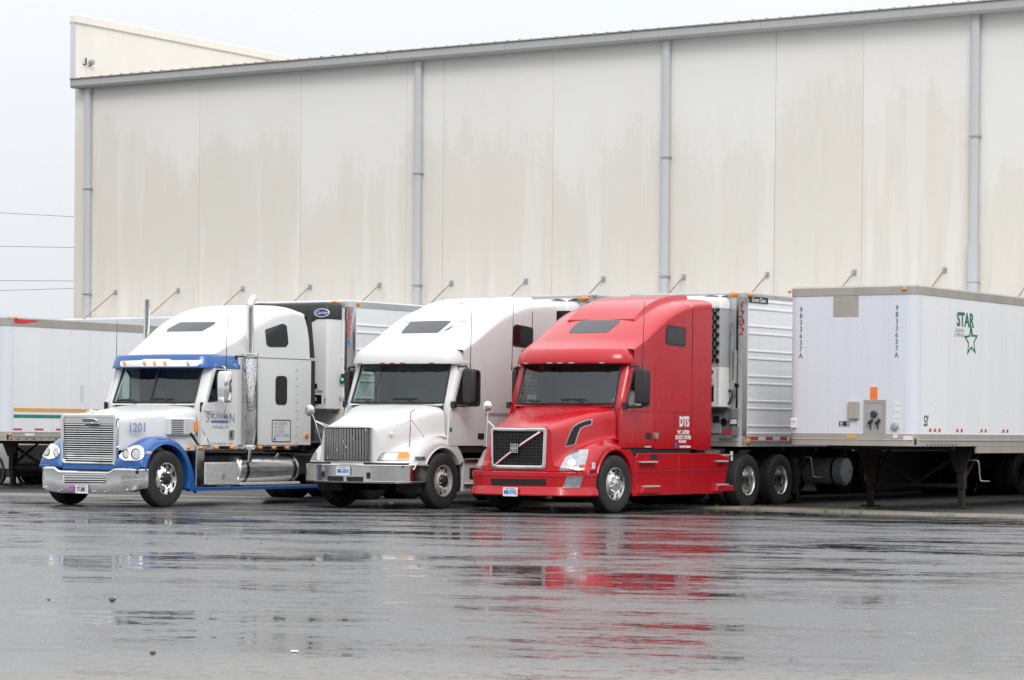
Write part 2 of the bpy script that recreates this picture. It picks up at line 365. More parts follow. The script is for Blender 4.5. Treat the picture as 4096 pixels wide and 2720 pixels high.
# ------------------------------------------------------------------ ground materials
def asphalt():
    m, nd, lk, b = new_mat('wet_asphalt')
    def lane(k, loc=(0, 0, 0)):      # the surfacing was laid in lanes along the building: hollows are longer that way
        a = nd.new('ShaderNodeMapping'); a.inputs['Rotation'].default_value = (0, 0, R(-22)); lk.new(geovec(nd, lk, (1, 1, 0), loc), a.inputs[0])
        c = nd.new('ShaderNodeMapping'); c.inputs['Scale'].default_value = (k, 1, 0); lk.new(a.outputs[0], c.inputs[0]); return c.outputs[0]
    p1 = geovec(nd, lk, (1, 1, 0))
    big = noise(nd, lk, .14, 3, lane(.6)); mid = noise(nd, lk, .9, 5, lane(.42, (31, 17, 0)), .6); strk = noise(nd, lk, 3.6, 6, lane(.36, (5, 9, 0)), .62); fine = noise(nd, lk, 40, 3, p1, .7); spk = noise(nd, lk, 130, 2, p1); grit = noise(nd, lk, 9, 4, p1, .65)
    w = mathn(nd, lk, 'ADD', mathn(nd, lk, 'MULTIPLY', big, .42), mathn(nd, lk, 'ADD', mathn(nd, lk, 'MULTIPLY', mid, .55), mathn(nd, lk, 'MULTIPLY', strk, .45)))
    w = mathn(nd, lk, 'ADD', w, mathn(nd, lk, 'ADD', mathn(nd, lk, 'MULTIPLY', fine, .20), mathn(nd, lk, 'MULTIPLY', grit, .30)))
    pud = mapr(nd, lk, w, .955, 1.035)
    dry = mapr(nd, lk, w, .82, .93, 1, 0)
    near = nd.new('ShaderNodeNewGeometry'); sp = nd.new('ShaderNodeSeparateXYZ'); lk.new(near.outputs['Position'], sp.inputs[0])
    dist = mathn(nd, lk, 'ADD', mathn(nd, lk, 'MULTIPLY', sp.outputs['X'], -.548), mathn(nd, lk, 'MULTIPLY', sp.outputs['Y'], .836))
    worn = mapr(nd, lk, mathn(nd, lk, 'ADD', dist, mathn(nd, lk, 'ADD', mathn(nd, lk, 'MULTIPLY', big, 7.), mathn(nd, lk, 'MULTIPLY', grit, 1.6))), 19.6, 21.4, 1, 0)       # older, paler surfacing by the lane
    col = mixc(nd, lk, worn, (.088, .087, .089), (.20, .188, .165))
    col = mixc(nd, lk, mapr(nd, lk, spk, .48, .72, 0, .65), col, (.33, .32, .30))
    col = mixc(nd, lk, mapr(nd, lk, grit, .50, .72, 0, .7), col, (.04, .04, .042))
    col = mixc(nd, lk, mapr(nd, lk, mid, .40, .75, 0, .5), col, (.07, .07, .072))
    col = mixc(nd, lk, mathn(nd, lk, 'MULTIPLY', pud, .85), col, (.02, .02, .021))
    lk.new(col, b.inputs['Base Color'])
    ro = mathn(nd, lk, 'ADD', mapr(nd, lk, mid, .3, .7, .30, .20), mathn(nd, lk, 'ADD', mathn(nd, lk, 'MULTIPLY', dry, .10), mathn(nd, lk, 'MULTIPLY', worn, .16)))
    t = nd.new('ShaderNodeMix'); lk.new(pud, t.inputs[0]); lk.new(ro, t.inputs[2]); t.inputs[3].default_value = .045
    lk.new(t.outputs[0], b.inputs['Roughness']); b.inputs['IOR'].default_value = 1.45
    inv = mathn(nd, lk, 'SUBTRACT', 1.0, mathn(nd, lk, 'MULTIPLY', pud, .97))
    bp = nd.new('ShaderNodeBump'); bp.inputs['Distance'].default_value = .006; lk.new(mathn(nd, lk, 'MULTIPLY', inv, .14), bp.inputs['Strength'])
    lk.new(mathn(nd, lk, 'ADD', fine, spk), bp.inputs['Height']); lk.new(bp.outputs[0], b.inputs['Normal'])
asphalt()
def concrete(n, c1, c2, c3, rough):
    m, nd, lk, b = new_mat(n); p = geovec(nd, lk, (1, 1, 0))
    a = noise(nd, lk, .7, 6, p, .65); f = noise(nd, lk, 22, 4, p, .7)
    col = mixc(nd, lk, mapr(nd, lk, a, .35, .65), c1, c2); col = mixc(nd, lk, mapr(nd, lk, f, .5, .75, 0, .6), col, c3)
    lk.new(col, b.inputs['Base Color']); lk.new(mapr(nd, lk, a, .3, .7, rough, rough+.25), b.inputs['Roughness'])
    bump(nd, lk, b, f, .35, .01)
concrete('apron_concrete', (.065, .06, .054), (.035, .032, .03), (.022, .02, .019), .45)
concrete('kerb_concrete', (.25, .23, .195), (.16, .145, .12), (.08, .07, .055), .5)
# ------------------------------------------------------------------ ground
def bumpy_edge(pts, step=.35, amp=.05):
    o = []
    for (x0, y0), (x1, y1) in zip(pts[:-1], pts[1:]):
        n = max(1, int(math.hypot(x1-x0, y1-y0)/step))
        for k in range(n): t = k/n; o.append((x0+(x1-x0)*t, y0+(y1-y0)*t+random.uniform(-amp, amp)))
    o.append(pts[-1]); return o
struct(MB().grid([[(-900, -900, 0), (900, -900, 0)], [(-900, 900, 0), (900, 900, 0)]]).build('parking_lot', 'wet_asphalt', smooth=0))
EDGE = [(-70, 29), (-38.7, 40.2), (-34.6, 42.0), (-29.5, 43.4), (-23.9, 44.4), (-19.8, 43.75), (-18.1, 43.95), (20, 47)]
def off(pts, d): return [(x, y+d) for x, y in pts]
e1 = bumpy_edge(EDGE); mb = MB()
mb.add([(x, y, .0) for x, y in e1]+[(x, y+.02, .03) for x, y in e1]+[(x, y+.85, .034) for x, y in e1], [(i, i+1, len(e1)+i+1, len(e1)+i) for i in range(len(e1)-1)]+[(len(e1)+i, len(e1)+i+1, 2*len(e1)+i+1, 2*len(e1)+i) for i in range(len(e1)-1)])
struct(mb.build('concrete_kerb', 'kerb_concrete', smooth=0))
mb = MB(); mb.add([(x, y+.85, .030) for x, y in e1]+[(x, 61.9, .030) for x, y in e1], [(i, i+1, len(e1)+i+1, len(e1)+i) for i in range(len(e1)-1)])
struct(mb.build('loading_apron', 'apron_concrete', smooth=0))
# weeds along the joint
mat('weed', (.16, .19, .05), .7)
mb = MB()
for k in range(900):
    t = random.random()
    x = random.uniform(-25, -15.5) if random.random() < .85 else random.uniform(-40, -15.5)
    y = np.interp(x, [p[0] for p in EDGE], [p[1] for p in EDGE])+random.choice((0., 0., .03, .82))+random.gauss(0, .06)
    cl_ = math.sin(x*3.1)+math.sin(x*7.7+1)
    if cl_ < .2: continue
    h = random.uniform(.02, .085); a = random.uniform(0, 6.3); w = .006; l = random.uniform(.01, .05)
    dx, dy = math.cos(a), math.sin(a)
    mb.add([(x-dy*w, y+dx*w, .0), (x+dy*w, y-dx*w, .0), (x+dx*l, y+dy*l, h+.03)], [(0, 1, 2)])
o = mb.build('weeds', 'weed', smooth=0, weld=False); o['kind'] = 'stuff'; o['label'] = 'sparse yellow-green weeds growing in the kerb joint'; o['category'] = 'weeds'
# ------------------------------------------------------------------ warehouse
def wallmat():
    m, nd, lk, b = new_mat('wall_concrete')
    oi = nd.new('ShaderNodeObjectInfo')
    def shifted(scale):
        v = geovec(nd, lk, scale); a = nd.new('ShaderNodeVectorMath'); a.operation = 'ADD'; c = nd.new('ShaderNodeCombineXYZ')
        lk.new(mathn(nd, lk, 'MULTIPLY', oi.outputs['Random'], 37.), c.inputs[0]); lk.new(v, a.inputs[0]); lk.new(c.outputs[0], a.inputs[1]); return a.outputs[0]
    big = noise(nd, lk, .33, 3, shifted((1, 1, .6)), .5); st = noise(nd, lk, 1.3, 5, shifted((1, 1, .20)), .65); st2 = noise(nd, lk, 3.2, 4, shifted((1, 1, .07)), .6); dr = noise(nd, lk, 1.9, 4, shifted((1, 1, .07)), .55); fi = noise(nd, lk, 9, 6, geovec(nd, lk, (1, 1, .6)), .7)
    g = nd.new('ShaderNodeNewGeometry'); s = nd.new('ShaderNodeSeparateXYZ'); lk.new(g.outputs['Position'], s.inputs[0])
    hgt = mapr(nd, lk, s.outputs['Z'], 5.5, 12.0, .62, -.42, True)
    pan = mapr(nd, lk, oi.outputs['Random'], 0, 1, -.30, .20)
    f = mathn(nd, lk, 'ADD', mathn(nd, lk, 'ADD', hgt, pan), mathn(nd, lk, 'ADD', mathn(nd, lk, 'MULTIPLY', big, 1.0), mathn(nd, lk, 'ADD', mathn(nd, lk, 'MULTIPLY', st, .65), mathn(nd, lk, 'MULTIPLY', fi, .34))))
    soft = mapr(nd, lk, f, .80, 1.35); hard = mapr(nd, lk, f, 1.03, 1.11)
    drip = mapr(nd, lk, mathn(nd, lk, 'ADD', dr, mathn(nd, lk, 'MULTIPLY', fi, .06)), .57, .65, 0, .4)      # lime runs washed pale again
    stain = mathn(nd, lk, 'MULTIPLY', mathn(nd, lk, 'ADD', mathn(nd, lk, 'MULTIPLY', soft, .55), mathn(nd, lk, 'MULTIPLY', hard, .32)), mathn(nd, lk, 'SUBTRACT', 1.0, drip))
    base = mixc(nd, lk, oi.outputs['Random'], (.69, .68, .648), (.71, .696, .66))
    tan = mixc(nd, lk, mapr(nd, lk, big, .35, .65), (.63, .575, .502), (.615, .58, .515))
    col = mixc(nd, lk, stain, base, tan)
    col = mixc(nd, lk, mapr(nd, lk, st2, .5, .8, 0, .2), col, (.70, .692, .668))
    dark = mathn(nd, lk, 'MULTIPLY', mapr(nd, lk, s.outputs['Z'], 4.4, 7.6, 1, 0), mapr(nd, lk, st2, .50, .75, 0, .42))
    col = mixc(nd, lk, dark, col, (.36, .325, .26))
    spots = mapr(nd, lk, noise(nd, lk, 5, 5, shifted((1, 1, .7)), .75), .66, .74, 0, .3)
    col = mixc(nd, lk, spots, col, (.52, .48, .41))
    lk.new(col, b.inputs['Base Color']); b.inputs['Roughness'].default_value = .85
    bump(nd, lk, b, fi, .08, .01)
wallmat()
WY = 61.82
wh = thing('warehouse', 'tall beige concrete-panel warehouse with grey gutter and downspouts behind the trucks', 'warehouse', (-35, WY, 0))
def loc(x): return x+35
seams = [-56.76, -51.77, -47.95, -44.17, -42.91, -39.27, -35.64, -32.45, -29.95, -26.83, -25.5, -22.0, -18.5, -15.0, -11.5, -8.0]
for a, b in zip(seams[:-1], seams[1:]):
    MB().box(loc(a)+.003, loc(b)-.003, random.uniform(-.004, .004), .25, -.0, 11.98).build('wall_panel', 'wall_concrete', wh, 0, .012)
MB().box(loc(-56.7), loc(-8.1), .06, .3, 0, 11.9).build('joint_filler', 'gutter_grey', wh, 0)
MB().box(loc(-56.6), loc(-8), .02, 60, 12.04, 12.12).build('roof', 'roof_edge', wh, 0)
MB().box(loc(-56.76), loc(-56.5), .26, 34, 0, 12.0).build('end_wall', 'wall_concrete', wh, 0)
gs_ = [-56.60, -55.4, -52.2, -48.3, -44.6, -40.6, -36.6, -32.7, -28.7, -24.6, -20.5, -16.4, -12, -8]
for i, (a, b) in enumerate(zip(gs_[:-1], gs_[1:])):
    z = random.uniform(-.008, .008)
    MB().prism([(-.40, 11.86+z), (-.36, 11.80+z), (.0, 11.80+z), (.0, 12.03+z), (-.40, 12.05+z)], 'x', loc(a)+.004, loc(b)-.004).build('gutter', 'gutter_grey', wh, 0)
    MB().box(loc(a), loc(b), -.44, .01, 12.062+z, 12.09+z).build('roof_flashing', 'roof_edge', wh, 0)
for i in range(120):
    x = -56.55+i*.4
    MB().box(loc(x), loc(x)+.05, -.43, -.25, 12.091, 12.105+random.random()*.015).build('roof_clip', 'roof_edge', wh, 0)
for X, brs in ((-56.12, (8.72, 5.49)), (-43.7, (8.64, 5.49)), (-35.65, (8.71, 5.55)), (-26.84, (8.81, 5.2)), (-18.6, (8.8, 5.5))):
    d = MB().prism(rrect(loc(X)-.10, loc(X)+.10, -.17, -.02, .03, 2), 'z', 0, 11.82).build('downspout', 'downspout', wh, 30)
    if X == -26.84: MB().prism(rrect(loc(X)-.125, loc(X)+.125, -.195, -.018, .03, 2), 'z', 0, 6.15).build('downspout_sleeve', 'downspout', d, 30)
    for z in brs:
        MB().box(loc(X)-.14, loc(X)+.14, -.2, -.012, z-.025, z+.025).build('bracket', 'galvanised', d, 0, .008)
# parapet of the end wall
par = MB().box(loc(-56.93), loc(-56.74), .0, 45, 12.12, 13.86).build('parapet', 'parapet_cream', wh, 0)
for k in range(12):
    MB().box(loc(-56.98), loc(-56.68), -.05+k*3.75, -.05+(k+1)*3.75-.02, 13.86, 14.12).build('coping', 'parapet_cream', par, 0, .02)
MB().box(loc(-56.94), loc(-56.735), -.03, .0, 12.12, 13.86).build('end_trim', 'canopy_white', par, 0)
fx = MB().lathe([(0, -.05), (.07, -.05), (.09, .06), (0, .1)], (loc(-56.65), .62, 12.72), 'x', 10).build('floodlight', 'galvanised', par)
MB().tube([(loc(-56.73), .35, 12.62), (loc(-56.66), .38, 12.62), (loc(-56.66), .38, 12.82)], .025, 6).build('conduit', 'rusty_steel', par)
MB().tube([(loc(-56.73), .6, 12.6), (loc(-56.64), .6, 12.62), (loc(-56.64), .6, 12.72)], .02, 6).build('floodlight_arm', 'rusty_steel', par)
# canopy over the docks, hung from rods
can = MB().prism([(-1.75, 4.62), (-1.75, 4.36), (-.02, 4.52), (-.02, 4.76)], 'x', loc(-56.2), loc(-12)).build('dock_canopy', 'canopy_white', wh, 0, .01)
for i in range(18):
    x = loc(-55.02+2.488*i)
    rod = MB().tube([(x, -.05, 5.52), (x, -1.45, 4.64)], .021, 6).build('canopy_rod', 'rust_rod', wh)
    MB().box(x-.06, x+.06, -.03, .0, 5.45, 5.60).box(x-.025, x+.025, -.10, -.03, 5.48, 5.57).build('rod_anchor', 'galvanised', rod, 0, .008)
# dock doors behind the trailers, with unseen black seals and a dark strip below added to deepen the shade
MB().box(loc(-56.3), loc(-8.2), -.045, -.005, 0.03, 1.18).build('dock_shade_strip', 'chassis_black', wh, 0)
for X in (-47.0, -43.0, -39.2, -36.0, -32.75, -28.9, -25.65, -21.65, -17.6):
    MB().box(loc(X)-1.25, loc(X)+1.25, -.05, -.006, 1.2, 4.0).build('dock_door', 'interior_grey', wh, 0)
    for q in (-1, 1): MB().box(loc(X)+q*1.5-.25, loc(X)+q*1.5+.25, -.30, -.006, 1.0, 4.3).build('added_dock_seal', 'black_plastic', wh, 0)
    MB().box(loc(X)-1.25, loc(X)+1.25, -.28, -.006, 4.0, 4.3).build('added_dock_seal', 'black_plastic', wh, 0)
    for z in (1.9, 2.6, 3.3): MB().box(loc(X)-1.24, loc(X)+1.24, -.062, -.051, z-.02, z+.02).build('door_rib', 'rail_grey', wh, 0)
# ------------------------------------------------------------------ overhead wires with their poles (beyond both ends of the view)
def at_y(X, Y, wy): d = ray(X, Y); t = wy/d.y; return CAMP+d*t
wires = [((0, 851), (291, 867)), ((0, 985), (291, 990)), ((0, 1122), (291, 1124)), ((0, 1162), (291, 1154))]
words = ['topmost', 'second from top', 'third from top', 'lowest']
pA, pB = [], []
for (a, b), wd, dy in zip(wires, words, (92, 92.6, 93.2, 93.8)):
    A = at_y(*a, dy); B = at_y(*b, dy); dr = (B-A)/(B.x-A.x)
    P0 = A+dr*(-112-A.x); P1 = A+dr*(-52-A.x); pA.append(P0); pB.append(P1)
    tag(MB().tube([P0+(P1-P0)*t/8 for t in range(9)], .014, 5).build('overhead_wire', 'wire_black'), 'thin dark overhead wire against the pale sky, %s of the four' % wd, 'wire', 'overhead wires')
for P, lb in ((pA, 'wooden utility pole carrying the wires beyond the left edge'), (pB, 'wooden utility pole carrying the wires behind the warehouse')):
    top = max(p.z for p in P)+.4
    pl = thing('utility_pole', lb, 'utility pole', (P[0].x, 93, 0))
    MB().tube([(0, 0, 0), (0, 0, top)], [.17, .12], 10).build('pole', 'pole_wood', pl)
    for p in P: MB().box(-.06, .06, -1.2, 1.2, p.z-.14, p.z-.02).build('crossarm', 'pole_wood', pl, 0)
# ------------------------------------------------------------------ wheels
TYRE = [(.285, -.10), (.30, -.125), (.38, -.14), (.46, -.138), (.495, -.122), (.508, -.10), (.51, -.085), (.497, -.083), (.497, -.066), (.51, -.064), (.512, -.03), (.497, -.028), (.497, -.010), (.512, -.008),
        (.512, .012), (.497, .014), (.497, .030), (.512, .032), (.51, .064), (.497, .066), (.497, .083), (.51, .085), (.508, .10), (.495, .122), (.46, .138), (.38, .14), (.30, .125), (.285, .10)]
WM = {}
def wheel_meshes(kind, rim):
    k = (kind, rim)
    if k in WM: return WM[k]
    ty = MB().lathe(TYRE, (0, 0, 0), 'x', 48).mesh('tyre', 'rubber', 30)
    if kind == 'steer':
        prof = [(.288, .118), (.292, .128), (.278, .130), (.272, .10), (.262, .055), (.25, .062), (.205, .082), (.185, .088), (.165, .10), (.15, .112), (.10, .112)]
        rm = MB().lathe(prof, (0, 0, 0), 'x', 60, lambda a, j: j == 5 and a % 6 in (1, 2, 3)).mesh('rim', rim, 30)
        hb = MB().lathe([(.105, .108), (.10, .15), (.092, .165), (.055, .17), (.05, .19), (0, .192)], (0, 0, 0), 'x', 24).mesh('hub', 'chassis_black' if rim != 'alloy' else 'alloy', 35)
        n = MB()
        for i in range(10):
            a = 2*math.pi*(i+.5)/10; n.lathe([(.017, .10), (.017, .145), (.010, .158), (0, .158)], (0, .132*math.cos(a), .132*math.sin(a)), 'x', 8)
        lg = n.mesh('lug_nuts', 'chrome', 35)
        dr = MB().lathe([(.0, -.1), (.262, -.1), (.262, .04), (.0, .04)], (0, 0, 0), 'x', 24).mesh('wheel', 'chassis_black', 35)
    else:
        prof = [(.288, .118), (.292, .130), (.276, .130), (.262, .10), (.262, .04), (.245, .03), (.24, -.04), (.225, -.085), (.20, -.10), (.19, -.10), (.15, -.105), (.09, -.105)]
        rm = MB().lathe(prof, (0, 0, 0), 'x', 60, lambda a, j: j == 8 and a % 6 in (1, 2, 3)).mesh('rim', rim, 30)
        hb = MB().lathe([(.105, -.105), (.10, -.01), (.085, .0), (.0, .004)], (0, 0, 0), 'x', 24).mesh('hub', 'chassis_black', 35)
        n = MB()
        for i in range(10):
            a = 2*math.pi*(i+.5)/10; n.lathe([(.016, -.105), (.016, -.065), (0, -.06)], (0, .132*math.cos(a), .132*math.sin(a)), 'x', 8)
        lg = n.mesh('lug_nuts', 'chrome_dull', 35)
        dr = MB().lathe([(.0, -.38), (.25, -.38), (.25, -.12), (.0, -.12)], (0, 0, 0), 'x', 24).mesh('wheel', 'chassis_black', 35)
    WM[k] = (dr, ty, rm, hb, lg); return WM[k]
def wheel(par, v, u, side, kind='steer', rim='alloy', r=.51, dual=False, turn=0.):
    dr, ty, rm, hb, lg = wheel_meshes(kind, rim)
    w = link('wheel', dr, par, (v*side, u, r), (0, 0, (0 if side > 0 else math.pi)+turn))
    sc = r/.512; w.scale = (1, sc, sc)
    link('tyre', ty, w); link('rim', rm, w); link('hub', hb, w); link('lug_nuts', lg, w)['kind'] = 'stuff'
    if dual: link('inner_tyre', ty, w, (-.33, 0, 0))
    return w
def axle(par, u, r=.51, w=1.0):
    MB().tube([(-w, u, r), (w, u, r)], .07, 8).lathe([(0, -.2), (.18, -.12), (.2, 0), (.18, .12), (0, .2)], (0, u, r), 'x', 12).build('axle', 'chassis_black', par)
# ------------------------------------------------------------------ trailers
def plan(w, rc, L, n=6):
    p = [(-w, L)]+[(-w, L*.5)]
    p += [(-w+rc-rc*math.cos(R(90*k/n)), rc-rc*math.sin(R(90*k/n))) for k in range(n+1)]
    return p+[(-x, y) for x, y in p[::-1]]
def trailer(name, label, x, y, z0, z1, L=16.1, rc=.12, side='trailer_white', front='trailer_white_shaded', rail='rail_grey', hb=.22, ht=.17, post=None, legs=True, ribs=None, bogie=None, lg_u=2.7, deep=None, w=1.295, brim='reefer_white'):
    t = thing(name, label, 'trailer', (x, y, 0))
    zl, zh = z0+hb, z1-ht
    n = 6
    arc = [(-w+rc-rc*math.cos(R(90*k/n)), rc-rc*math.sin(R(90*k/n))) for k in range(n+1)]
    # front sheet
    fr = [(arc[-1][0], 0.), (-.4, 0.), (.4, 0.), (-arc[-1][0], 0.)]
    fw = MB().grid(sweep(fr, [(0, zl), (0, zh)])).grid(sweep(fr, [(-.05, zl), (-.05, zh)])).build('front_wall', front, t, 0)
    for sgn in (-1, 1):
        a = [(p[0]*-sgn, p[1]) for p in arc] if sgn > 0 else arc
        if sgn > 0: a = a[::-1]
        MB().grid(sweep(a, [(.001, zl), (.001, zh)])).grid(sweep(a, [(-.04, zl), (-.04, zh)])).build('corner_post', post or front, t, 40)
        # side sheets, one panel every 1.2 m
        if ribs is None:
            u = rc; k = 0
            while u < L-.05:
                e = min(u+1.22, L)
                MB().box(sgn*(w-.04) if sgn > 0 else -w, w if sgn > 0 else -(w-.04), u+.001, e-.001, zl, zh).build('side_panel', side, t, 0)
                u = e
        else:
            MB().box(sgn*(w-.04) if sgn > 0 else -w, w if sgn > 0 else -(w-.04), rc, L, zl, zh).build('side_wall', side, t, 0)
            for rz in ribs:
                MB().prism([(sgn*(w-.001), rz-.022), (sgn*(w+.017), rz-.012), (sgn*(w+.017), rz+.012), (sgn*(w-.001), rz+.022)], 'y', rc+.02, L-.02).build('side_rib', side, t, 0)
        # rails
        MB().prism([(w-.05, z0), (w+.01, z0), (w+.01, z0+hb*.42), (w+.022, z0+hb*.45), (w+.022, z0+hb*.55), (w+.012, z0+hb*.58), (w+.012, zl), (w-.05, zl)] if sgn > 0 else [(-w+.05, z0), (-w-.01, z0), (-w-.01, zl), (-w+.05, zl)], 'y', rc, L).build('bottom_rail', rail, t, 0)
        MB().prism([(sgn*(w-.05), zh), (sgn*(w+.012), zh), (sgn*(w+.012), z1-.03), (sgn*(w-.02), z1), (sgn*(w-.08), z1)], 'y', rc, L).build('top_rail', rail, t, 0)
        rv = MB(); q = .0
        for u in ([rc+.03+.61*k for k in range(int((L-rc)/.61))] if ribs is None else [rc+.06+.42*k for k in range(int((L-rc)/.42))]):
            z = zl+.06
            while z < zh-.03:
                if ribs is None or min(abs(z-q_) for q_ in ribs) > .04:
                    x_ = sgn*w; rv.add([(x_, u-.009, z), (x_, u, z-.009), (x_, u+.009, z), (x_, u, z+.009), (x_+sgn*.005, u, z)], [(0, 1, 4), (1, 2, 4), (2, 3, 4), (3, 0, 4)])
                z += .11
        o_ = rv.build('rivets', rail, t, 0, weld=False); o_['kind'] = 'stuff'
        if deep: MB().box(sgn*(w-.03) if sgn > 0 else -(w+.006), (w+.006) if sgn > 0 else -(w-.03), deep[0], L, z0-deep[1], z0+.02).build('lower_rail', rail, t, 0)
    full = arc+[(-p[0], p[1]) for p in arc[::-1]]
    MB().grid(sweep(full, [(-.05, z0), (.012, z0), (.012, z0+hb*.45), (.022, z0+hb*.5), (.012, z0+hb*.55), (.012, zl), (-.05, zl)])).build('front_bottom_rail', rail, t, 40)
    MB().grid(sweep(full, [(-.05, zh), (.012, zh), (.012, z1-.03), (-.02, z1), (-.1, z1)])).build('front_top_rail', rail, t, 40)
    rv = MB()
    for v_ in (-1.02, -.92, -.46, -.36, .10, .20, .64, .74):
        z = zl+.05
        while z < zh-.03:
            rv.add([(v_-.009, 0, z), (v_, 0, z-.009), (v_+.009, 0, z), (v_, 0, z+.009), (v_, -.005, z)], [(0, 1, 4), (1, 2, 4), (2, 3, 4), (3, 0, 4)]); z += .11
    o_ = rv.build('rivets', rail, t, 0, weld=False); o_['kind'] = 'stuff'
    MB().box(-w+.02, w-.02, .06, L-.01, z1-.05, z1-.012).build('roof', 'aluminium', t, 0)
    MB().box(-w+.02, w-.02, .05, L-.01, z0+.03, z0+.14).build('floor', 'chassis_black', t, 0)
    MB().box(-w+.01, -.005, L-.04, L, z0+.1, zh).build('rear_door', side, t, 0); MB().box(.005, w-.01, L-.04, L, z0+.1, zh).build('rear_door', side, t, 0)
    k = 1.8
    while k < L-.3: MB().box(-w+.06, w-.06, k, k+.06, z0-.08, z0+.03).build('cross_member', 'chassis_black', t, 0); k += 1.4
    MB().box(-.55, .55, .15, 2.3, z0-.04, z0+.03).build('coupler_plate', 'rusty_steel', t, 0)
    if legs:
        g = MB().box(-1.0, 1.0, lg_u-.05, lg_u+.05, .43, .50).build('landing_gear', 'rusty_steel', t, 0)
        for s in (-1, 1):
            l = MB().box(s*.95-.075, s*.95+.075, lg_u-.08, lg_u+.08, .40, z0).build('leg', 'rusty_steel', g, 0, .01)
            MB().box(s*.95-.055, s*.95+.055, lg_u-.06, lg_u+.06, .04, .41).build('inner_leg', 'rusty_steel', g, 0, .01)
            MB().box(s*.95-.15, s*.95+.15, lg_u-.16, lg_u+.16, .032, .06).build('foot', 'rusty_steel', g, 0, .008)
            MB().prism([(s*.95-.30, z0), (s*.95+.30, z0), (s*.95+.09, .72), (s*.95-.09, .72)], 'y', lg_u-.095, lg_u-.083).build('gusset', 'rusty_steel', g, 0)
            MB().tube([(s*.9, lg_u, z0-.15), (0, lg_u, .5)], .035, 6).build('brace', 'rusty_steel', g)
            MB().tube([(s*.95, lg_u+.05, .55), (s*.95, lg_u+.95, z0)], .03, 6).build('brace', 'rusty_steel', g)
        MB().tube(smooth_path([(1.03, lg_u+.05, .95), (1.22, lg_u+.05, .95), (1.27, lg_u+.05, .9), (1.27, lg_u+.12, .62), (1.3, lg_u+.14, .56), (1.45, lg_u+.15, .56)], 4), .014, 6).build('crank_handle', 'galvanised', g)
    bu = bogie or (L-3.6, L-2.35)
    MB().box(-.6, .6, bu[0]-.8, bu[1]+.8, .62, z0).build('bogie_frame', 'chassis_black', t, 0)
    for u in bu:
        axle(t, u)
        for s in (-1, 1): wheel(t, 1.11, u, s, 'drive', brim, dual=True)
    for s in (-1, 1): MB().box(s*.75-.3, s*.75+.3, bu[1]+.85, bu[1]+.87, .3, z0).build('mudflap', 'rubber', t, 0)
    return t
def lamp(par, c, r=.05, m='amber', ax='y', name='marker_lamp', sx=1.):
    o = MB().lathe([(r, 0), (r*.9, -.025), (r*.5, -.04), (0, -.043)], (0, 0, 0), 'y', 12).build(name, m, par, 40, loc=c)
    o.scale = (sx, 1, 1)
    if ax == 'x': o.rotation_euler = (0, 0, R(90))
    return o
def slab(par, name, m, x0, x1, y0, y1, z0, z1, bev=0.): return MB().box(x0, x1, y0, y1, z0, z1).build(name, m, par, 0 if not bev else 30, bev)
W0 = 1.295
# --- plain white trailer on its landing gear, at the right
t4 = trailer('dry_van_trailer', 'white box trailer with green star logo, parked alone on landing gear at right', -21.70, 44.43, 1.22, 4.14, rc=.2, hb=.22, ht=.17, deep=(2.72, .13), lg_u=2.85)
for i, xx in enumerate((-1.04, .90)): vtext('9833637A', .135, 'dark_green_print', t4, (xx, -.003, 3.72), 'y', .122, .9)
slab(t4, 'patch', 'rail_grey', -.38, .13, -.006, -.001, 3.58, 3.965)
slab(t4, 'placard', 'sticker_orange', .385, .53, -.006, -.001, 2.07, 2.29)
slab(t4, 'document_box', 'rail_grey', -.04, .17, -.07, -.001, 1.70, 2.03, .015)
gb = MB().holed([(.26, 1.44), (.70, 1.44), (.70, 2.06), (.26, 2.06)], [rrect(.33, .64, 1.5, 2.0, .03, 2)], 'y', -.014, -.001).build('gladhand_box', 'rail_grey', t4, 0)
slab(gb, 'recess', 'reefer_grey', .33, .64, -.006, -.002, 1.5, 2.0)
MB().lathe([(.0, 0), (.065, 0), (.065, -.05), (.05, -.06), (0, -.06)], (.475, -.006, 1.80), 'y', 8).build('electrical_socket', 'black_gloss', gb, 30)
for xx, mm_ in ((.41, 'black_gloss'), (.555, 'black_gloss')):
    MB().tube([(xx+.03, -.02, 1.70), (xx, -.05, 1.66), (xx-.03, -.05, 1.62)], .03, 7).tube([(xx, -.03, 1.66), (xx, -.03, 1.52)], .012, 6).build('gladhand', mm_, gb)
slab(t4, 'serial_plate', 'black_print', -.24, -.02, -.005, -.001, 1.57, 1.665)
for xx in (-.2, -.06):
    for k in range(3): slab(t4, 'plate_mark', 'white_print', xx-.02, xx+.04, -.0065, -.0055, 1.58+k*.03, 1.592+k*.03)
slab(t4, 'yellow_label', 'sticker_yellow', -.07, .12, -.018, -.0125, 1.36, 1.42)
slab(t4, 'white_label', 'tape_white', .855, .945, -.018, -.0125, 1.365, 1.43)
wl = slab(t4, 'white_label', 'tape_white', 1.06, 1.24, -.0185, -.0125, 1.33, 1.43); slab(wl, 'label_band', 'red_print', 1.06, 1.24, -.0195, -.0186, 1.415, 1.43)
slab(t4, 'document_box', 'reefer_white', -1.225, -1.10, -.03, -.001, 1.53, 1.71, .01); slab(t4, 'label_window', 'rail_grey', -1.20, -1.12, -.032, -.0301, 1.64, 1.66)
for k in range(3): slab(t4, 'faded_label', 'tape_white', .86, .99, -.0035, -.001, 1.72+k*.12, 1.80+k*.12)
lm = MB().lathe([(.075, .0), (.075, -.03), (.06, -.05), (0, -.06)], (.885, -.001, 1.575), 'y', 18).build('round_lamp', 'galvanised', t4, 40)
for xx in (-1.27, 1.05): lamp(t4, (xx, -.012, 4.06), .034)
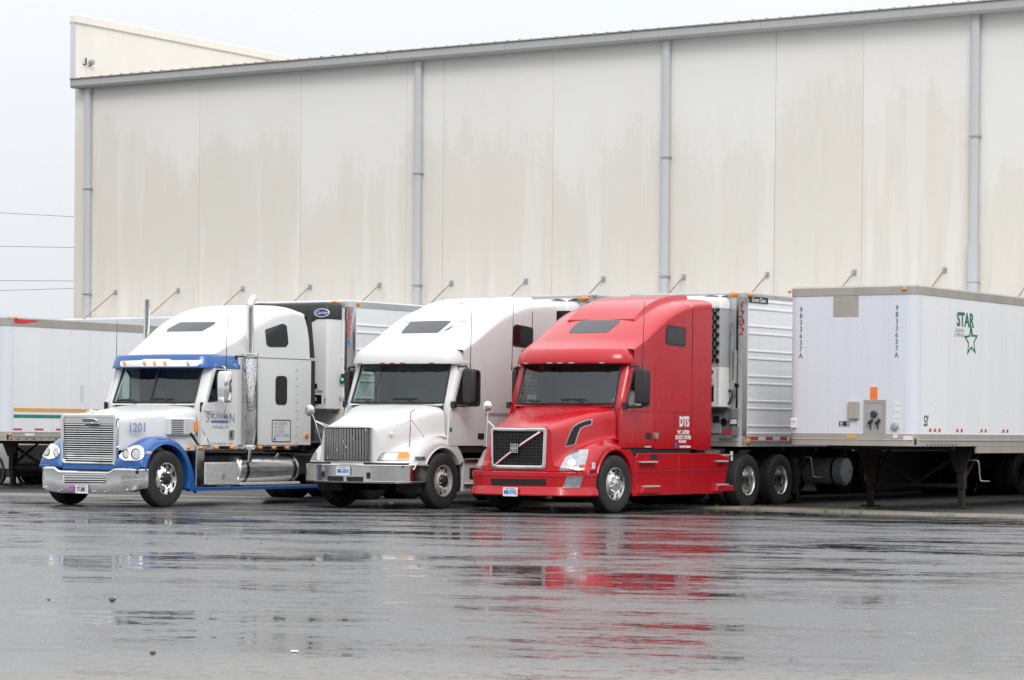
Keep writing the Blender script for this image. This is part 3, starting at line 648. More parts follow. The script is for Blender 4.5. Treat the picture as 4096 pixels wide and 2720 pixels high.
for k, (u, dz) in enumerate(((.62, 0), (.83, -.008), (1.03, -.016), (1.83, -.03), (2.03, -.035), (2.95, -.045), (3.15, -.05), (4.0, -.055), (4.2, -.055), (5.2, -.06), (5.4, -.06), (6.5, -.06), (6.7, -.06))):
    slab(t4, 'reflective_tape', 'tape_red', W0+.0005, W0+.004, u-.045, u+.045, 1.485, 1.545); slab(t4, 'reflective_tape', 'tape_white', W0+.0005, W0+.004, u-.14, u-.047, 1.487, 1.543)
text("53'", .27, 'black_print', t4, (W0+.002, .44, 1.67), 'x', .62, bold=.006)
text('STAR', .36, 'green_print', t4, (W0+.002, 2.14, 3.57), 'x', .92, shear=-.0, bold=.012)
text('LEASING', .10, 'rail_grey', t4, (W0+.002, 1.88, 3.38), 'x', 1.1); text('COMPANY', .10, 'rail_grey', t4, (W0+.002, 1.88, 3.29), 'x', 1.0)
st = []
for k in range(10):
    a = R(90+36*k+4); rr = .34 if k % 2 == 0 else .15; st.append((2.42+rr*1.0*math.cos(a), 3.20+rr*.93*math.sin(a)))
st2 = [(2.42+(p[0]-2.42)*.70, 3.20+(p[1]-3.20)*.70) for p in st]
MB().holed(st, [st2], 'x', W0+.0005, W0+.003).build('star_emblem', 'green_print', t4, 0)
slab(t4, 'logo_stem', 'green_print', W0+.0005, W0+.003, 2.40, 2.445, 3.28, 3.46)
for k in range(9):   # stamped marks on the lower rail
    slab(t4, 'stencil_mark', 'black_print', W0+.0105, W0+.012, .45+k*.16, .51+k*.16, 1.235, 1.26)
# --- refrigerated trailer behind the red truck
RIB = []
z = 1.42
while z < 3.98: RIB += [z]; z += .145 if len(RIB) % 2 else .335
t3 = trailer('refrigerated_trailer', 'ribbed silver refrigerated trailer numbered 1202 hitched to the red truck', -25.65, 45.2, 1.17, 4.13, rc=.16, side='silver_side', front='aluminium', rail='aluminium_rail', post='polished_steel', ribs=RIB, hb=.2, ht=.1, legs=True, lg_u=2.9, brim='chassis_black', bogie=(13.95, 15.2))
for u in range(14): slab(t3, 'reflective_tape', 'tape_red' if u % 2 == 0 else 'tape_white', W0+.0125, W0+.016, .32+u*.3, .61+u*.3, 1.295, 1.36)
lamp(t3, (W0+.012, .20, 1.27), .06, ax='x')
lamp(t3, (1.08, -.012, 4.075), .05, sx=2); lamp(t3, (W0+.012, .22, 4.075), .045, ax='x', sx=2)
slab(t3, 'maker_plate', 'black_plastic', W0+.012, W0+.02, .17, .95, 3.93, 4.05, .006); text('Great Dane', .12, 'white_print', t3, (W0+.0205, .56, 3.985), 'x', 1, shear=.25)
vtext('1202', .21, 'maroon_print', t3, (1.17, -.004, 3.86), 'y', .165, .95, shear=.25, bold=.004)
for o in [c for c in t3.children if c.name.startswith('lettering') and abs(c.location.x-1.17) < .01]: o.rotation_euler = (R(90), 0, R(30)); o.location.y = .008; o.location.x = 1.228
t2 = trailer('refrigerated_trailer', 'refrigerated trailer with sooty top rail rising behind the older white truck', -28.87, 45.0, 1.17, 4.14, rc=.3, side='silver_side', front='aluminium', rail='aluminium_rail', post='aluminium', ribs=RIB, hb=.2, ht=.16, legs=False, bogie=(11.3, 12.6))
MB().prism(rrect(.82, 1.26, -.02, .0, .004, 1), 'z', 3.985, 4.11).build('lamp_housing', 'rail_grey', t2, 0); lamp(t2, (1.06, -.02, 4.05), .045, sx=2.6); lamp(t2, (-1.2, -.012, 4.06), .045)
slab(t2, 'maker_plate', 'black_plastic', W0+.012, W0+.02, .35, 1.15, 3.93, 4.05, .006); text('Great Dane', .12, 'white_print', t2, (W0+.0205, .75, 3.985), 'x', 1, shear=.25)
t1 = trailer('refrigerated_trailer', 'white ribbed refrigerated trailer numbered 3000R hitched to the blue-fendered truck', -32.78, 42.25, 1.15, 3.97, rc=.16, side='trailer_white', front='trailer_white', rail='aluminium', post='polished_steel', ribs=RIB[:-2], hb=.2, ht=.14, legs=False)
lamp(t1, (.9, -.012, 3.92), .045, sx=2); lamp(t1, (W0+.012, .2, 3.90), .045, ax='x')
slab(t1, 'sticker', 'sticker_yellow', W0+.013, W0+.016, .17, .3, 3.845, 3.885)
for i, ch in enumerate('3000R'):
    o = text(ch, .165, 'blue_print' if ch == 'R' else 'red_print', t1, (1.228, .008, 3.70-i*.142), 'y', .95, bold=.002); o.rotation_euler = (R(90), 0, R(30))
t0 = trailer('dry_van_trailer', 'plain white box trailer with orange and green stripes at left edge', -42.8, 43.1, 1.10, 3.83, rc=.2, hb=.2, ht=.2, lg_u=2.55)
slab(t0, 'orange_stripe', 'orange_stripe', W0+.0005, W0+.003, .21, 16, 1.745, 1.825); slab(t0, 'green_stripe', 'green_stripe', W0+.0005, W0+.003, .21, 16, 1.605, 1.68)
for k in range(22): slab(t0, 'reflective_tape', 'tape_red', W0+.0005, W0+.004, .02+.68*k+.18, .30+.68*k+.18, 1.335, 1.375)
lamp(t0, (W0-.02, .12, 1.24), .045, ax='x'); lamp(t0, (W0+.0, .24, 3.80), .045, ax='x', sx=1.5)
slab(t0, 'label', 'tape_white', W0+.0125, W0+.016, .55, .85, 1.2, 1.27)
k = .1
while k < 1.9:
    slab(t0, 'stencil_mark', 'black_print', W0+.0105, W0+.0125, k, k+.07, 1.12+random.random()*.02, 1.15); k += random.uniform(.16, .3)
MB().prism([(.2, 3.70), (.35, 3.68), (.55, 3.69), (.7, 3.72), (.85, 3.73), (1.0, 3.775), (.2, 3.785)], 'x', W0+.0125, W0+.015).build('torn_decal', 'tape_red', t0, 0)
for k in range(9): slab(t0, 'faded_mark', 'rail_grey', W0+.0005, W0+.002, 2.35, 2.47, 1.98+k*.045, 1.99+k*.045)
# --- refrigeration units
def unit(t, z0, z1, u0, u1, w, dome):
    p = [(-w, u1)]+[(-w+.05-.05*math.cos(R(30*k)), u0+.05-.05*math.sin(R(30*k))) for k in range(4)]
    p = p+[(-x, y) for x, y in p[::-1]]
    return p
p = unit(t3, 0, 0, -.36, -.01, 1.0, 0)
ru = MB().grid(sweep(p, [(-.1, 1.90), (0, 1.93), (0, 2.68), (-.3, 2.68)])).build('refrigeration_unit', 'reefer_white', t3, 40)
gr = MB().grid(sweep(p, [(-.3, 2.685), (-.01, 2.685), (-.01, 3.80), (-.3, 3.80)])).build('condenser_grille', 'reefer_grey', ru, 40)
MB().grid(sweep(p, [(-.3, 3.80), (.0, 3.80), (.0, 3.93), (-.03, 3.99), (-.10, 4.04), (-.3, 4.06), (-.45, 4.07)])).build('top_cowl', 'reefer_white', ru, 60)
def holes(par, pts, r, y, m='black_gloss'):
    me = MB().lathe([(r*.98, -.002), (r, -.014), (r*.86, -.014), (r*.84, -.001), (0, -.001)], (0, 0, 0), 'y', 14).mesh('grille_hole', m, 30)
    for c in pts: link('grille_hole', me, par, (c[0], y, c[1]))
pts = []
for j in range(13):
    zz = 2.80+j*.082
    for i in range(-8, 9):
        xx = i*.115+(.0575 if j % 2 else 0)
        if abs(xx) < .95: pts.append((xx, zz))
pts = [q for q in pts if q[0] > .15]
holes(gr, pts, .046, -.35, 'seam_black')
slab(ru, 'control_panel', 'black_gloss', .60, .86, -.372, -.362, 2.02, 2.33, .01); slab(ru, 'yellow_label', 'sticker_yellow', .74, .82, -.366, -.361, 1.955, 1.975)
lamp(ru, (.80, -.362, 2.59), .05, 'black_gloss', name='fan_cap')
text('IR', .09, 'red_print', ru, (.80, -.362, 2.42), 'y', 1, bold=.004); slab(ru, 'caption', 'black_print', .74, .86, -.363, -.361, 2.345, 2.355)
text('B-210', .1, 'rail_grey', ru, (.66, -.362, 2.50), 'y')
vtext('ARB060812621S', .062, 'black_print', ru, (.935, -.359, 2.63), 'y', .0535, 1)
# front-wall fittings of the silver trailer
MB().tube([(1.06, -.03, 3.55), (1.06, -.03, 2.45)], .022, 8).tube([(1.13, -.02, 3.0), (1.13, -.02, 2.3)], .03, 8).build('conduit', 'polished_steel', t3)
h = MB().tube(smooth_path([(.98, -.03, 2.25), (.90, -.05, 2.22), (.88, -.05, 2.15), (.95, -.05, 1.98), (1.01, -.05, 1.98), (1.09, -.05, 2.15), (1.07, -.05, 2.22), (.98, -.03, 2.25)], 4), .022, 7).build('hose_hanger', 'black_plastic', t3)
slab(h, 'clip', 'reefer_grey', .93, 1.03, -.06, -.001, 1.90, 2.0, .01)
slab(t3, 'work_lamp', 'black_gloss', 1.13, 1.21, -.06, -.001, 2.30, 2.38, .01)
lamp(t3, (.90, -.001, 1.64), .075, 'black_gloss', name='socket'); slab(t3, 'bracket', 'galvanised', 1.07, 1.22, -.05, -.001, 1.70, 1.9, .006); slab(t3, 'bracket', 'galvanised', 1.07, 1.22, -.05, -.001, 1.38, 1.56, .006)
slab(t3, 'step_rung', 'galvanised', .86, 1.12, -.1, -.06, 1.715, 1.735); slab(t3, 'step_rung', 'galvanised', .86, 1.12, -.1, -.06, 1.36, 1.38)
slab(t3, 'reflective_tape', 'tape_red', .86, 1.04, -.004, -.001, 1.40, 1.48); slab(t3, 'white_label', 'tape_white', 1.05, 1.19, -.054, -.0505, 1.6, 1.69)
slab(t3, 'panel_box', 'reefer_grey', .62, .82, -.02, -.001, 1.42, 1.78); slab(t3, 'data_plate', 'black_print', .66, .8, -.023, -.0201, 1.62, 1.75)
slab(t3, 'latch_plate', 'galvanised', .93, 1.02, -.03, -.001, 3.3, 3.75, .005); slab(t3, 'label', 'reefer_grey', .90, 1.0, -.004, -.001, 3.05, 3.15)
tk = MB().lathe([(0, .06), (.1, .05), (.20, .03), (.265, 0), (.28, -.05), (.28, -.9), (.2, -.95), (0, -.96)], (1.05, 5.0, .66), 'x', 32).build('fuel_tank', 'reefer_grey', t3, 40)
MB().lathe([(.288, -.25), (.288, -.20)], (1.05, 5.0, .66), 'x', 32).build('tank_strap', 'chassis_black', tk); MB().tube([(1.0, 5.0, .9), (1.0, 5.0, 1.2)], .04, 8).build('tank_hanger', 'chassis_black', tk)
MB().lathe([(.045, .05), (.045, .09), (.02, .1), (0, .1)], (1.05, 5.05, .68), 'x', 12).build('tank_boss', 'galvanised', tk)
# the white trailer's unit
p = unit(t2, 0, 0, -.50, -.01, .98, 0)
ru2 = MB().grid(sweep(p, [(-.1, 1.90), (0, 1.93), (0, 2.78), (-.3, 2.78)])).build('refrigeration_unit', 'reefer_white', t2, 40)
g2 = MB().grid(sweep(p, [(-.3, 2.78), (-.02, 2.78), (-.02, 3.80), (-.3, 3.80)])).build('condenser_grille', 'black_plastic', ru2, 40)
MB().grid(sweep(p, [(-.3, 3.80), (.0, 3.79), (.0, 3.88), (-.04, 3.95), (-.12, 4.01), (-.3, 4.04), (-.48, 4.05)])).build('top_cowl', 'reefer_white', ru2, 60)
holes(g2, [((i-7)*.13+(.065 if j % 2 else 0), 2.9+j*.10) for j in range(9) for i in range(8, 15) if abs((i-7)*.13+(.065 if j % 2 else 0)) < .9], .055, -.48, 'seam_black')
p = unit(t1, 0, 0, -.45, -.01, 1.06, 0)
ru1 = MB().grid(sweep(p, [(-.1, 1.80), (0, 1.83), (0, 3.58), (-.3, 3.58)])).build('refrigeration_unit', 'reefer_white', t1, 40)
MB().grid(sweep(p, [(-.3, 3.582), (.01, 3.582), (.01, 3.85), (-.04, 3.9), (-.4, 3.92)])).build('top_cowl', 'black_plastic', ru1, 50)
MB().prism([(.15, 3.582), (.80, 3.582), (.45, 3.42), (.40, 2.6), (.15, 2.6)], 'y', -.462, -.452).build('dark_trim', 'black_plastic', ru1, 0)
ov = MB().prism([(.93+.17*math.cos(R(12*k)), 3.70+.075*math.sin(R(12*k))) for k in range(30)], 'y', -.475, -.462).build('maker_badge', 'oval_blue', ru1, 0)
MB().holed([(.93+.185*math.cos(R(12*k)), 3.70+.087*math.sin(R(12*k))) for k in range(30)], [[(.93+.168*math.cos(R(12*k)), 3.70+.073*math.sin(R(12*k))) for k in range(30)]], 'y', -.478, -.463).build('badge_rim', 'white_print', ov, 0)
text('Carrier', .1, 'white_print', ov, (.93, -.476, 3.70), 'y', 1, shear=.25)
slab(ru1, 'vent', 'black_gloss', .60, .82, -.462, -.451, 2.22, 2.32, .01); slab(ru1, 'control_panel', 'black_gloss', .55, .93, -.466, -.451, 1.92, 2.10, .01); slab(ru1, 'display', 'reefer_grey', .62, .82, -.469, -.4665, 1.98, 2.05)
text('2100A', .07, 'black_print', ru1, (.86, -.453, 2.16), 'y', 1, shear=.2); slab(ru1, 'orange_label', 'sticker_orange', .70, .84, -.455, -.451, 1.89, 1.905)
slab(ru1, 'slot', 'black_print', 1.0, 1.02, -.455, -.451, 1.93, 2.03)
slab(t1, 'hinge', 'galvanised', .93, 1.02, -.03, -.001, 3.5, 3.72, .006); slab(t1, 'label', 'reefer_grey', .90, .99, -.004, -.001, 3.0, 3.09)
MB().tube(smooth_path([(1.08, -.01, 2.85), (1.02, -.07, 2.75), (1.02, -.07, 2.3), (1.08, -.01, 2.2)], 4), .014, 6).build('grab_handle', 'white_print', t1)
for zz in (1.95, 2.3): slab(t1, 'latch', 'galvanised', .93, 1.06, -.05, -.001, zz, zz+.12, .01)
gl_ = slab(t1, 'status_lamp_box', 'black_gloss', 1.1, 1.2, -.07, .02, 2.33, 2.52, .01); slab(gl_, 'status_lamp', 'green_lamp', 1.12, 1.17, -.076, -.0705, 2.38, 2.43)
slab(t1, 'yellow_label', 'sticker_yellow', .88, 1.02, -.006, -.001, 1.73, 1.86); slab(t1, 'clearance_lamp', 'reefer_white', 1.12, 1.17, -.05, .02, 2.02, 2.14, .01)
# ------------------------------------------------------------------ truck building blocks
def chassis(t, u0, u1, drive, rim, tag_=.9):
    for s in (-1, 1): MB().box(s*.43-.04, s*.43+.04, u0, u1, .68, .95).build('frame_rail', 'chassis_black', t, 0)
    MB().box(-.36, .36, u0+.25, u0+1.9, .45, 1.15).build('engine', 'chassis_black', t, 0, .05)
    MB().box(-.95, .95, 1.3, drive[0]-.75, .55, .95).build('underbody', 'chassis_black', t, 0, .04)
    MB().box(-.30, .30, drive[0]-.5, drive[1]+.5, .50, .95).build('suspension', 'chassis_black', t, 0, .04)
    MB().box(-.45, .45, (drive[0]+drive[1])/2-.5, (drive[0]+drive[1])/2+.45, 1.02, 1.12).build('fifth_wheel', 'chassis_black', t, 0, .03)
    axle(t, 0, w=.95)
    for u in drive:
        axle(t, u)
        for s in (-1, 1): wheel(t, 1.11, u, s, 'drive', rim, dual=True)
    for s in (-1, 1): MB().box(s*.93-.3, s*.93+.3, drive[1]+.72, drive[1]+.735, .25, .95).build('mudflap', 'rubber', t, 0)
def arch(t, R0, R1, a0, a1, v0, v1, m, name='wheel_arch', n=24, c=(0, .5)):
    G = []
    for k in range(n+1):
        a = R(a0+(a1-a0)*k/n); ca, sa = math.cos(a), math.sin(a)
        G.append([(v0, c[0]-R1*ca, c[1]+R1*sa), (v1-.03, c[0]-R1*ca, c[1]+R1*sa), (v1, c[0]-(R1-.02)*ca, c[1]+(R1-.02)*sa), (v1, c[0]-(R0+.01)*ca, c[1]+(R0+.01)*sa), (v1-.015, c[0]-R0*ca, c[1]+R0*sa), (v0, c[0]-R0*ca, c[1]+R0*sa)])
    mb = MB().grid(G)
    mb.add(G[0], [tuple(range(6))]); mb.add(G[-1], [tuple(range(6))[::-1]])
    return mb.build(name, m, t, 40)
def liner(t, s, Rr=.64, v0=.62, v1=1.17, c=(0, .5)):
    G = []
    for k in range(17):
        a = R(-18+216*k/16); G.append([(s*v0, c[0]-Rr*math.cos(a), c[1]+Rr*math.sin(a)), (s*v1, c[0]-Rr*math.cos(a), c[1]+Rr*math.sin(a))])
    mb = MB().grid(G); mb.prism([(c[0]-Rr*math.cos(R(-18+216*k/16)), c[1]+Rr*math.sin(R(-18+216*k/16))) for k in range(17)], 'x', s*v0, s*(v0-.01))
    mb.build('wheel_well', 'chassis_black', t, 40)
def interior(t, u0, u1, zf, zt, zdash, wheel_v=.55, half=1.14, pale=False):
    ci = MB().box(-half, half, u0+.12, u1, zf, zf+.03).build('cab_floor', 'interior_dark', t, 0)
    MB().box(-half, half, u1, u1+.03, zf, zt).build('cab_rear_curtain', 'interior_grey' , t, 0)
    MB().box(-half, half, u0+.35, u1, zt-.02, zt).build('headliner', 'interior_dark', t, 0)
    d = MB().prism([(u0-.02, zf), (u0-.02, zdash-.10), (u0+.30, zdash), (u0+.52, zdash-.02), (u0+.56, zdash-.25), (u0+.40, zf)], 'x', -half+.02, half-.02).build('dashboard', 'interior_grey', t, 30, .02)
    MB().prism([(u0+.34, zdash-.02), (u0+.56, zdash-.02), (u0+.56, zdash+.10), (u0+.44, zdash+.12)], 'x', wheel_v-.28, wheel_v+.28).build('instrument_hood', 'interior_dark', d, 30, .02)
    w = [(wheel_v+.22*math.cos(R(15*k)), u0+.66+.22*math.sin(R(15*k))*.55, zdash+.03+.22*math.sin(R(15*k))*.83) for k in range(25)]
    st = MB().tube(w, .016, 6, False).build('steering_wheel', 'interior_dark', t)
    MB().tube([(wheel_v, u0+.66, zdash+.03), (wheel_v, u0+.42, zdash-.14)], .03, 6).tube([w[0], w[12]], .014, 5).build('steering_column', 'interior_dark', st)
    for s in (-1, 1):
        se = MB().box(s*wheel_v-.25, s*wheel_v+.25, u0+.85, u0+1.33, zf+.32, zf+.48).build('seat', 'seat_grey', t, 30, .05)
        MB().prism([(u0+1.25, zf+.45), (u0+1.38, zf+.45), (u0+1.50, zf+1.12), (u0+1.40, zf+1.15)], 'x', s*wheel_v-.24, s*wheel_v+.24).build('seat_back', 'seat_grey', se, 30, .04)
        MB().box(s*wheel_v-.13, s*wheel_v+.13, u0+1.42, u0+1.52, zf+1.15, zf+1.36).build('headrest', 'seat_grey', se, 30, .04)
        MB().box(s*wheel_v-.15, s*wheel_v+.15, u0+.95, u0+1.2, zf, zf+.33).build('seat_base', 'interior_dark', se, 0)
    return d
def windshield(t, zb, zt, ucb, uct, bow, wb, wt, glass='glass_windshield', seal=.035, vee=False):
    def P(a, b, o=0.):
        v = (wb+(wt-wb)*b)*a; f = abs(a) if vee else abs(a)**2.2
        return (v, ucb+(uct-ucb)*b+bow*f-o, zb+(zt-zb)*b)
    N, M = 20, 6
    G = [[P(-1+2*i/N, j/M) for j in range(M+1)] for i in range(N+1)]
    g = MB().grid(G).build('windshield', glass, t, 50)
    # rubber seal round the glass
    loop = [P(-1+2*i/N, 0, .004) for i in range(N+1)]+[P(1, j/M, .004) for j in range(1, M+1)]+[P(1-2*i/N, 1, .004) for i in range(1, N+1)]+[P(-1, 1-j/M, .004) for j in range(1, M)]
    MB().tube(loop+[loop[0]], seal*.6, 6, False).build('windshield_seal', 'black_plastic', g)
    if vee: MB().tube([P(0, 0, .005), P(0, 1, .005)], .022, 6).build('center_pillar', 'black_plastic', g)
    def wiper(a0, a1, b):
        pts = [P(a0+(a1-a0)*k/6, b+.02*math.sin(k*.5), .03) for k in range(7)]
        o = MB().tube(pts, .009, 5).build('wiper', 'black_plastic', g); m = pts[3]; e = P(a1+.06 if a1 > a0 else a1-.06, -.02, .03)
        MB().tube([m, e], .010, 5).build('wiper_arm', 'black_plastic', o)
    wiper(-.90, -.42, .07); wiper(.02, .52, .10)
    # pillars
    for s in (-1, 1):
        G = []
        for j in range(-8, M+2):
            b = j/M; x, y, z = P(1, min(max(b, 0), 1.08))
            if b < 0: z = max(zb+(zt-zb)*b, 1.16)
            G.append([(s*(x-.03), y+.03, z), (s*x, y+.0, z), (s*(x+(1.2-x)*.45), y+.01, z), (s*(x+(1.2-x)*.85), y+.045, z), (s*1.2, y+.10, z)])
        MB().grid(G).build('door_pillar', t['paint'], t, 50)
    return g, P
def framed(t, name, outline, v, par=None, glass='sleeper_glass', seal='black_plastic', inset=.035, s=1):
    cx = sum(p[0] for p in outline)/len(outline); cz = sum(p[1] for p in outline)/len(outline)
    w = max(p[0] for p in outline)-min(p[0] for p in outline); h = max(p[1] for p in outline)-min(p[1] for p in outline)
    inner = [(cx+(p[0]-cx)*(1-2*inset/w), cz+(p[1]-cz)*(1-2*inset/h)) for p in outline]
    o = MB().prism(outline, 'x', s*(v-.02), s*(v+.008)).build(name, seal, par or t, 0)
    MB().prism(inner, 'x', s*(v+.0085), s*(v+.012)).build('pane', glass, o, 0)
    return o
def plate(t, txt, c, w=.305, h=.155, m='blue_print', sticker=False, sub=None):
    p = MB().prism(rrect(c[0]-w/2, c[0]+w/2, c[2]-h/2, c[2]+h/2, .012, 2), 'y', c[1]-.006, c[1]).build('license_plate', 'plate_white', t, 0)
    text(txt, .105, m, p, (c[0]-(.02 if sub else 0), c[1]-.0075, c[2]-.008), 'y', .70, bold=.003, sp=.95)
    if sub:
        text(sub[0], .04, m, p, (c[0]+w*.38, c[1]-.0075, c[2]+.02), 'y'); text(sub[1], .04, m, p, (c[0]+w*.38, c[1]-.0075, c[2]-.025), 'y')
    MB().box(c[0]-w*.3, c[0]+w*.3, c[1]-.008, c[1]-.0061, c[2]+h*.34, c[2]+h*.40).build('plate_band', m, p, 0)
    return p
def mirror(t, s, v0, v1, u, z0, z1, m='black_plastic', arm='black_plastic', arm_u=None, d=.14, rz=0.):
    cx = s*(v0+v1)/2; w = (v1-v0)/2
    P = rpoly([(-w, -d*.25), (-w*.8, -d*.7), (w*.8, -d*.7), (w, -d*.25), (w, d*.3), (-w, d*.3)], .03, 3)
    Z = [z0, z0+.02, z0+.05, z1-.05, z1-.02, z1]; K = [.82, .94, 1, 1, .94, .82]
    G = [[(x*k, y*k, z) for x, y in P] for z, k in zip(Z, K)]
    mb = MB(); n = len(P)
    for i in range(len(G)-1): mb.add(G[i]+G[i+1], [(j, (j+1) % n, n+(j+1) % n, n+j) for j in range(n)])
    mb.add(G[0], [tuple(range(n))[::-1]]); mb.add(G[-1], [tuple(range(n))])
    o = mb.build('side_mirror', m, t, 40, loc=(cx, u, 0)); o.rotation_euler = (0, 0, rz*s)
    MB().box(-w*.85, w*.85, d*.3, d*.3+.004, z0+.05, z1-.05).build('mirror_glass', 'chrome', o, 0)
    return o
def antenna(t, v, u, z0, z1, lean=.03):
    o = MB().tube([(v, u, z0), (v, u, z0+.12), (v+lean*.2, u+lean, z1)], [.014, .008, .004], 5).build('antenna', 'black_plastic', t); return o
# ------------------------------------------------------------------ the two aerodynamic sleepers
def aero_truck(kind, name, label, x, y, paint):
    new = kind == 'new'
    t = thing(name, label, 'truck', (x, y, 0)); t['paint'] = paint; O = (x, y, 0)
    URE = 3.48 if new else 3.82; USE = 2.74 if new else 2.96
    D1 = 4.9; chassis(t, -.9, 7.0, (D1, D1+1.35), 'alloy')
    for s in (-1, 1): wheel(t, 1.10, 0, s, 'steer', 'alloy' if new else 'rim_steel', turn=R(-4) if new else 0)
    for s in (-1, 1): liner(t, s)
    # ---- hood with fenders: sections from nose (0) to cowl (1)
    S = (0, .2, .4, .6, .8, 1.0)
    T_ = dict(zt=(1.50, 1.60, 1.69, 1.78, 1.86, 1.92), we=(.60, .66, .74, .83, .94, 1.05), ze=(1.47, 1.53, 1.60, 1.68, 1.76, 1.81), wi=(.67, .74, .82, .91, 1.01, 1.12), zi=(.86, 1.02, 1.14, 1.22, 1.27, 1.30), zf=(.79, 1.06, 1.22, 1.29, 1.31, 1.29))
    if not new: T_.update(we=(.56, .63, .72, .82, .93, 1.05), zi=(.90, 1.04, 1.15, 1.23, 1.28, 1.31), zf=(.83, 1.09, 1.24, 1.31, 1.33, 1.30), ze=(1.44, 1.51, 1.58, 1.66, 1.74, 1.80))
    BOW, U0, U1 = .43, -1.33, .20
    ZB = .735 if new else .80
    def sec(s):
        g = {k: itp(S, v, s) for k, v in T_.items()}
        zt, we, ze, wi, zi, zf = (g[k] for k in ('zt', 'we', 'ze', 'wi', 'zi', 'zf'))
        r = .5 if new else .0
        ctl = [(0, zt), (.3*we, zt-.002), (.62*we, zt-.012), (.86*we, (zt*.6+ze*.4)-.004), (we-.01, ze+.004), (we+.035, ze-.07), (we+(wi-we)*.75, ze+(zi-ze)*.55), (wi-.005, zi+.05), (wi+.05, zi-.004+.4*(zf-zi)), (wi+(1.2-wi)*.55, zf), (1.12, zf-.035), (1.185, zf-.11)]
        ctl = [(min(v, 1.185), z) for v, z in ctl]
        P = smooth_path(ctl, 3)
        u_out = U0+s*(U1-U0)+BOW*(1-s)
        zb = ZB if abs(u_out) >= .60 else max(ZB, .5+math.sqrt(.60**2-u_out**2))
        zz = P[-1][1]; zb = min(zb, zz-.01)
        P += [(1.205, zz+(zb-zz)*k/4) for k in range(1, 5)]
        return [(v, U0+s*(U1-U0)+BOW*(1-s)*(min(v, 1.205)/1.2)**2.0, z) for v, z in P]
    SS = sorted(set([k/46 for k in range(47)]+[.28, .285, .29, .295, .275, .27]))
    G = [[(-v, u, z) for v, u, z in reversed(sec(s)) if v > 1e-6]+sec(s) for s in SS]
    hood = MB().grid(G).build('hood', paint, t, 50)
    # nose face below the hood edge
    N = G[0]; MB().grid([[p, (p[0], p[1]+.0, (p[2]+ZB)/2), (p[0], p[1]-.0, ZB)] for p in N if abs(p[0]) < 1.19]).build('nose_panel', paint, t, 40)
    MB().box(-1.1, 1.1, -1.1, -.55, ZB-.05, ZB-.01).build('splash_panel', 'chassis_black', t, 0)
    for s in (-1, 1):
        arch(t, .60, .66 if new else .645, 18 if new else 30, 196 if new else 150, s*.98, s*1.222, paint)
        # fender tail behind the wheel
        if new: MB().prism([(.19, 1.14), (.55, 1.13), (.74, .98), (.74, .28), (.66, .28), (.655, .6), (.6, .75), (.5, .93), (.36, 1.03), (.19, 1.1)], 'x', s*1.0, s*1.19).build('fender_tail', paint, t, 0, .012)
        else: MB().prism([(.19, 1.29), (.40, 1.24), (.60, 1.05), (.74, .86), (.66, .84), (.6, .80), (.5, .93), (.36, 1.03), (.19, 1.08)], 'x', s*1.0, s*1.19).build('fender_tail', paint, t, 0, .012)
    # ---- bumper
    if new:
        half = smooth_path([(0, -1.47), (.5, -1.44), (.85, -1.34), (1.08, -1.12), (1.19, -.88), (1.215, -.60)], 5)
        prof = [(-.25, .725), (-.02, .725), (.0, .715), (.0, .645), (-.012, .64), (-.03, .46), (-.02, .44), (.0, .43), (.03, .33), (.025, .31), (-.25, .305)]
        bu = MB().grid(sweep(mirror_path(half), prof)).build('bumper', paint, t, 28)
        BT = bvh([bu])
        decal('air_intake', BT, rpoly(px('g', (190, 1100), (858, 1106), (857, 1182), (200, 1178)), 4), 'seam_black', bu, O, .005, 9)
        decal('fog_lamp', BT, px('g', (1108, 1070), (1303, 1070), (1258, 1215), (1050, 1215)), 'lens_clear', bu, O, .008, 5)
        plate(t, 'MB-9742', (.0, -1.52, .37), sticker=True)
    else:
        half = smooth_path([(0, -1.36), (.6, -1.33), (.95, -1.20), (1.05, -1.13), (1.14, -1.02), (1.19, -.9), (1.215, -.46)], 5)
        prof = [(-.2, .80), (-.01, .80), (.0, .79), (.0, .77), (-.004, .765), (-.004, .505), (.0, .50), (-.01, .47), (-.2, .465)]
        bu = MB().grid(sweep(mirror_path(half), prof)).build('bumper', 'polished_steel', t, 28)
        BT = bvh([bu])
        for q in (((338, 1088), (535, 1092), (533, 1148), (340, 1143)), ((572, 1095), (778, 1099), (776, 1156), (574, 1151)), ((262, 1030), (303, 1031), (303, 1105), (262, 1103)), ((818, 1043), (865, 1045), (865, 1122), (818, 1120))):
            decal('bumper_slot', BT, rpoly(px('h', *q), 3), 'seam_black', bu, O, .005, 4)
        plate(t, 'MB-3810', (-.02, -1.375, .685))
        MB().grid(sweep(mirror_path(half), [(-.06, .80), (-.06, .835)])).build('bumper_gap', 'seam_black', t, 30)
    HT = bvh([hood]+[c for c in t.children if c.name.startswith('nose_panel')])
    # ---- grille
    def fpt(v, z, o=0.): return (v, U0+BOW*(v/1.2)**2-o, z)
